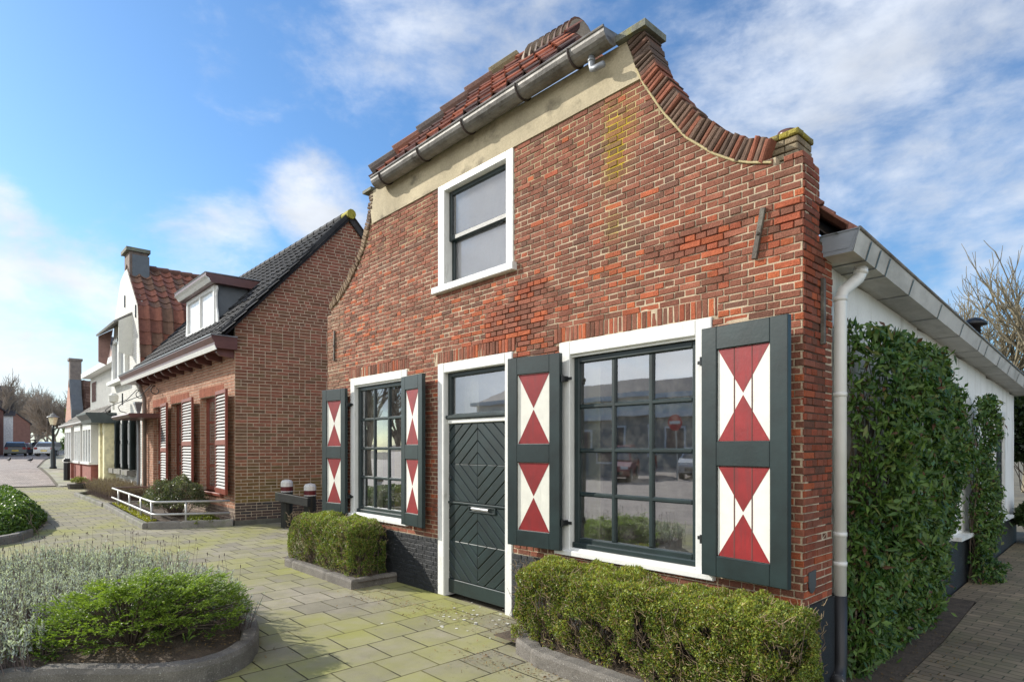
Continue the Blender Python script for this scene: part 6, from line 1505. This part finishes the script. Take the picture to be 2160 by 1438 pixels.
# ------------------------------------------------------------------ cars
def car(loc, rot, label, paint, kind='car', L=4.2, W=1.75, Hh=1.45, plate=(.75, .55, .05)):
    root = bpy.data.objects.new('parked_car', None); C.objects.link(root); root.location = (0, 0, 0); tag(root, label, 'car', 'parked cars')
    # side profile (x forward, z)
    lower = [(-L*.5, .32), (-L*.5+.02, .75), (-L*.48, .92), (-L*.30, .98), (.10, .98), (L*.30, .90), (L*.46, .72), (L*.5, .55), (L*.49, .30)]
    mb = MB(); hw = W/2
    prof = lower+[(L*.42, .22), (-L*.44, .22)]
    n = len(prof); vs = []
    for s_, ins, dz in ((-1, .06, 0), (-1, 0, 0), (1, 0, 0), (1, .06, 0)):
        pass
    ys = [(-hw+.10, .93), (-hw, 1.0), (hw, 1.0), (hw-.10, .93)]
    cx, cz = 0, .6
    for y, k in [(-hw+.08, .965), (-hw, .99), (-hw+.0, 1.0), (hw, 1.0), (hw, .99), (hw-.08, .965)]:
        kk_ = .97 if abs(y) < hw-.01 else 1.0
        vs += [((p-cx)*kk_+cx, y, (q-cz)*kk_+cz) for p, q in prof]
    m_ = 6; fs = []
    for i in range(m_-1):
        for j in range(n): fs.append((i*n+j, i*n+(j+1) % n, (i+1)*n+(j+1) % n, (i+1)*n+j))
    fs += [tuple(range(n)), tuple((m_-1)*n+j for j in range(n))[::-1]]; mb.add(vs, fs)
    # cabin
    cab = [(-L*.47, .93), (-L*.40, Hh-.10), (-L*.30, Hh), (L*.02, Hh), (L*.10, Hh-.04), (L*.27, .93)]
    def ring(off, zz): return [(p, off*(1 if q < 1 else .82), q+zz) for p, q in cab]
    a = ring(-hw+.03, 0); b = ring(hw-.03, 0); k = len(cab); mb.add(a+b, [(i, i+1, k+i+1, k+i) for i in range(k-1)]+[tuple(range(k))[::-1], tuple(range(k, 2*k))])
    body = mb.build('body', paint, root)
    mb = MB()
    def P3(p, q, s_, e): return (p, s_*((hw-.03)*(1-.18*min(1, max(0, (q-.93)/(Hh-.93))))+e), q)
    for s_ in (-1, 1):
        mb.add([P3(-L*.42, .97, s_, .006), P3(-L*.37, Hh-.12, s_, .006), P3(-.05*L, Hh-.07, s_, .006), P3(-.05*L, .97, s_, .006)], [(0, 1, 2, 3)])
        mb.add([P3(-.03*L, .97, s_, .006), P3(-.03*L, Hh-.07, s_, .006), P3(.09*L, Hh-.09, s_, .006), P3(.24*L, .97, s_, .006)], [(0, 1, 2, 3)])
    mb.add([(-L*.465, -hw+.12, .98), (-L*.465, hw-.12, .98), (-L*.408, hw*.8-.06, Hh-.12), (-L*.408, -hw*.8+.06, Hh-.12)], [(0, 1, 2, 3)])
    mb.add([(L*.262, -hw+.12, .96), (L*.262, hw-.12, .96), (L*.112, hw*.8-.06, Hh-.06), (L*.112, -hw*.8+.06, Hh-.06)], [(0, 1, 2, 3)])
    for i, v in enumerate(mb.v):
        if abs(v[0]) > L*.4 or (v[0] > L*.1 and abs(v[1]) < hw*.9): mb.v[i] = (v[0]+(-.012 if v[0] < 0 else .012), v[1], v[2]+.012)
    mb.build('windows', M['glassf'], root)
    for sx in (-1, 1):
        for sy in (-1, 1):
            c = Vector((sx*L*.31, sy*(hw-.10), .31)); mb = MB(); mb.tube([c-Y_*.11, c+Y_*.11], .31, 20); wl = mb.build('wheel', M['black'], root)
            mb = MB(); mb.tube([c+Y_*sy*.10, c+Y_*sy*.116], .19, 14); mb.build('rim', M['zincl'], wl)
    for sy in (-1, 1):
        mb = MB(); mb.fbox((-L*.497, sy*(hw-.18), .78), Y_, Z_, -X_, -.13, .13, -.09, .12, -.02, .02); mb.build('rear_light', M['red'], root)
        mb = MB(); mb.fbox((L*.475, sy*(hw-.24), .66), Y_, Z_, X_, -.17, .17, -.06, .06, -.02, .045); mb.build('headlight', mat('headlight_glass', (.75, .75, .72), .1), root)
    mb = MB(); mb.fbox((-L*.5, 0, .56), Y_, Z_, -X_, -.26, .26, -.055, .055, -.02, .02); mb.build('number_plate', mat('yellow_plate', plate, .5), root)
    mb = MB(); mb.fbox((L*.497, 0, .42), Y_, Z_, X_, -.55, .55, -.07, .07, -.02, .015); mb.build('grille', M['black'], root)
    root.location = loc; root.rotation_euler = (0, 0, rot); return root
blackp = mat('black_car_paint', (.010, .011, .014), .15, spec=.7); redp = mat('red_car_paint', (.20, .01, .012), .15, spec=.7); silp = mat('silver_car_paint', (.42, .44, .46), .2, .5); gryp = mat('grey_car_paint', (.06, .07, .085), .15, spec=.7)
def on_street(px, py_, s_): p = at(px, 945, s_); return (p.x, p.y, gz(p.x))
away = math.radians(178)
car(on_street(33, 0, 62), math.radians(176), 'black hatchback with yellow plate parked at the far left of the street', blackp)
car(on_street(47, 0, 72), math.radians(172), 'dark red car parked just beyond the black hatchback', redp)
car(on_street(91, 0, 70), math.radians(160), 'dark estate car standing in the middle of the far street', gryp, L=4.5)
car(on_street(111, 0, 62), math.radians(155), 'silver car partly hidden behind the street lamp post', silp)
# reflected street opposite (seen in the large window)
car((-16.9, -15.2, -.0), math.radians(62), 'red car across the street mirrored in the large window', redp)
car((-14.2, -16.8, -.0), math.radians(66), 'silver car across the street mirrored in the large window', silp)
sg_ = thing('no_entry_sign', (-13.8, -14, 0), 'round red no entry sign mirrored in the large window', 'road sign')
mb = MB(); mb.tube([(-13.8, -14, 0), (-13.8, -14, 2.85)], .035, 10); mb.build('pole', M['galv'], sg_)
mb = MB(); mb.tube([(-13.8, -13.96, 2.5), (-13.8, -13.94, 2.5)], .33, 28); dsk = mb.build('disc', mat('sign_red', (.50, .01, .015), .4), sg_)
mb = MB(); mb.box(-14.05, -13.55, -13.938, -13.93, 2.44, 2.56); mb.build('white_bar', M['white'], dsk)
op = thing('terrace_building', (-18, -25, 0), 'long pale building across the street mirrored in the windows', 'building')
mb = MB(); mb.box(-40, 2, -32, -25, 3.4, 5.2); mb.build('upper_wall', mat('pale_render_opposite', (.78, .74, .62), .9, var=.1, vs=.5), op); mb = MB(); mb.box(-40, 2, -32, -25.02, 0, 3.4); mb.build('lower_wall', mat('grey_wall_opposite', (.30, .28, .24), .9, var=.2, vs=.5), op)
mb = MB(); mb.box(-40.5, 2.5, -32.5, -24.6, 5.2, 5.5); mb.box(-40, 2, -24.98, -24.7, 3.3, 3.7); mb.build('cornice', M['white'], op)
mb = MB(); mb.prism([(-40, -25, 5.5), (-40, -28.5, 6.9), (-40, -32, 5.5)], (42, 0, 0)); mb.build('roof', dk, op)
for i in range(12):
    x = -38+i*3.3
    for z, hgt in ((.9, 1.8),):
        mb = MB(); mb.box(x, x+1.5, -25.01, -24.92, z, z+hgt); w_ = mb.build('window', M['white'], op); mb = MB(); mb.box(x+.12, x+1.38, -24.915, -24.90, z+.12, z+hgt-.12); mb.build('pane', M['glassf'], w_)
bare_tree('bare_tree', (-26, -7.5, 0), 9, 'bare tree across the street mirrored in the small window', 51, .6, 5, .16, 'bark', 3)
# ------------------------------------------------------------------ pigeons
def pigeon(loc, rot, label):
    mb = MB(); mb.tube([(-.20, 0, .12), (-.12, 0, .135), (-.05, 0, .14), (.03, 0, .15), (.09, 0, .18), (.115, 0, .22), (.125, 0, .255), (.16, 0, .262)], [.008, .03, .055, .065, .05, .03, .028, .006], 10)
    for s_ in (-1, 1): mb.tube([(.0, s_*.025, .10), (.005, s_*.025, .01), (.035, s_*.03, .005)], [.008, .005, .003], 5)
    for v in range(len(mb.v)): mb.v[v] = tuple(Vector(mb.v[v])*1.25)
    me = bpy.data.meshes.new('pigeon'); me.from_pydata(mb.v, [], mb.f); o = bpy.data.objects.new('pigeon', me); C.objects.link(o); me.materials.append(mat('dark_feathers', (.03, .032, .038), .6)); me.polygons.foreach_set('use_smooth', [True]*len(me.polygons))
    o.location = loc; o.rotation_euler = (0, 0, rot); tag(o, label, 'pigeon', 'pigeons on the road'); return o
p = at(19, 945, 43); pigeon((p.x, p.y, gz(p.x)), .5, 'left one of two dark pigeons on the road'); p = at(64, 945, 42); pigeon((p.x, p.y, gz(p.x)), 2.2, 'right one of two dark pigeons on the road')
# ------------------------------------------------------------------ cyclist in the distance
def skin_body(name, pts, edges, rad, mat_, parent=None, label=None, cat=None):
    me = bpy.data.meshes.new(name); me.from_pydata(pts, edges, []); o = bpy.data.objects.new(name, me); C.objects.link(o); me.materials.append(mat_)
    md = o.modifiers.new('skin', 'SKIN')
    for i, r_ in enumerate(rad): me.skin_vertices[0].data[i].radius = (r_, r_)
    me.skin_vertices[0].data[0].use_root = True
    s2 = o.modifiers.new('sub', 'SUBSURF'); s2.levels = 1; s2.render_levels = 2; md.use_smooth_shade = True
    tag(o, label, cat)
    return o
bx = at(74, 945, 66); zb2 = gz(bx.x)
pts = [(0, 0, .98), (.02, 0, 1.2), (.10, 0, 1.42), (.13, 0, 1.52), (.14, 0, 1.60), (.15, 0, 1.68), (.16, 0, 1.76),
       (.10, .17, 1.40), (.28, .22, 1.18), (.48, .22, 1.08), (.10, -.17, 1.40), (.28, -.22, 1.18), (.48, -.22, 1.08),
       (.02, .09, .95), (.34, .12, .80), (.20, .12, .42), (.28, .12, .36), (.02, -.09, .95), (.30, -.12, .66), (.06, -.12, .30), (.14, -.12, .24)]
ed = [(0, 1), (1, 2), (2, 3), (3, 4), (4, 5), (5, 6), (2, 7), (7, 8), (8, 9), (2, 10), (10, 11), (11, 12), (0, 13), (13, 14), (14, 15), (15, 16), (0, 17), (17, 18), (18, 19), (19, 20)]
rd = [.15, .14, .15, .06, .08, .10, .07, .07, .05, .035, .07, .05, .035, .10, .075, .05, .04, .10, .075, .05, .04]
bodyo = skin_body('person', pts, ed, rd, mat('dark_clothes', (.02, .022, .03), .8), label='person in dark clothes riding a bicycle far down the street', cat='person')
me = bpy.data.meshes.new('head_skin')
bodyo.location = (bx.x, bx.y, zb2); bodyo.rotation_euler = (0, 0, math.radians(178))
bk = bpy.data.objects.new('bicycle', None); C.objects.link(bk); tag(bk, 'dark bicycle ridden by the far away person', 'bicycle')
for cxx in (-.5, .55):
    mb = MB(); ring = [(cxx+.34*math.cos(t*math.pi/12), 0, .34+.34*math.sin(t*math.pi/12)) for t in range(25)]; mb.tube(ring, .02, 5, cap=False); mb.build('wheel', M['black'], bk)
mb = MB()
for a, b in [((-.5, 0, .34), (-.05, 0, .30)), ((-.05, 0, .30), (-.15, 0, .85)), ((-.15, 0, .80), (.42, 0, .82)), ((-.05, 0, .30), (.42, 0, .80)), ((.42, 0, 1.02), (.55, 0, .34)), ((-.5, 0, .34), (-.15, 0, .80))]: mb.tube([a, b], .018, 6)
mb.tube([(.42, -.28, 1.04), (.42, .28, 1.04)], .015, 6); mb.build('frame', M['black'], bk); mb = MB(); mb.fbox((-.15, 0, .88), X_, Y_, Z_, -.13, .13, -.08, .08, -.03, .03, bev=.01); mb.build('saddle', M['black'], bk)
bk.location = (bx.x, bx.y, zb2); bk.rotation_euler = (0, 0, math.radians(178))
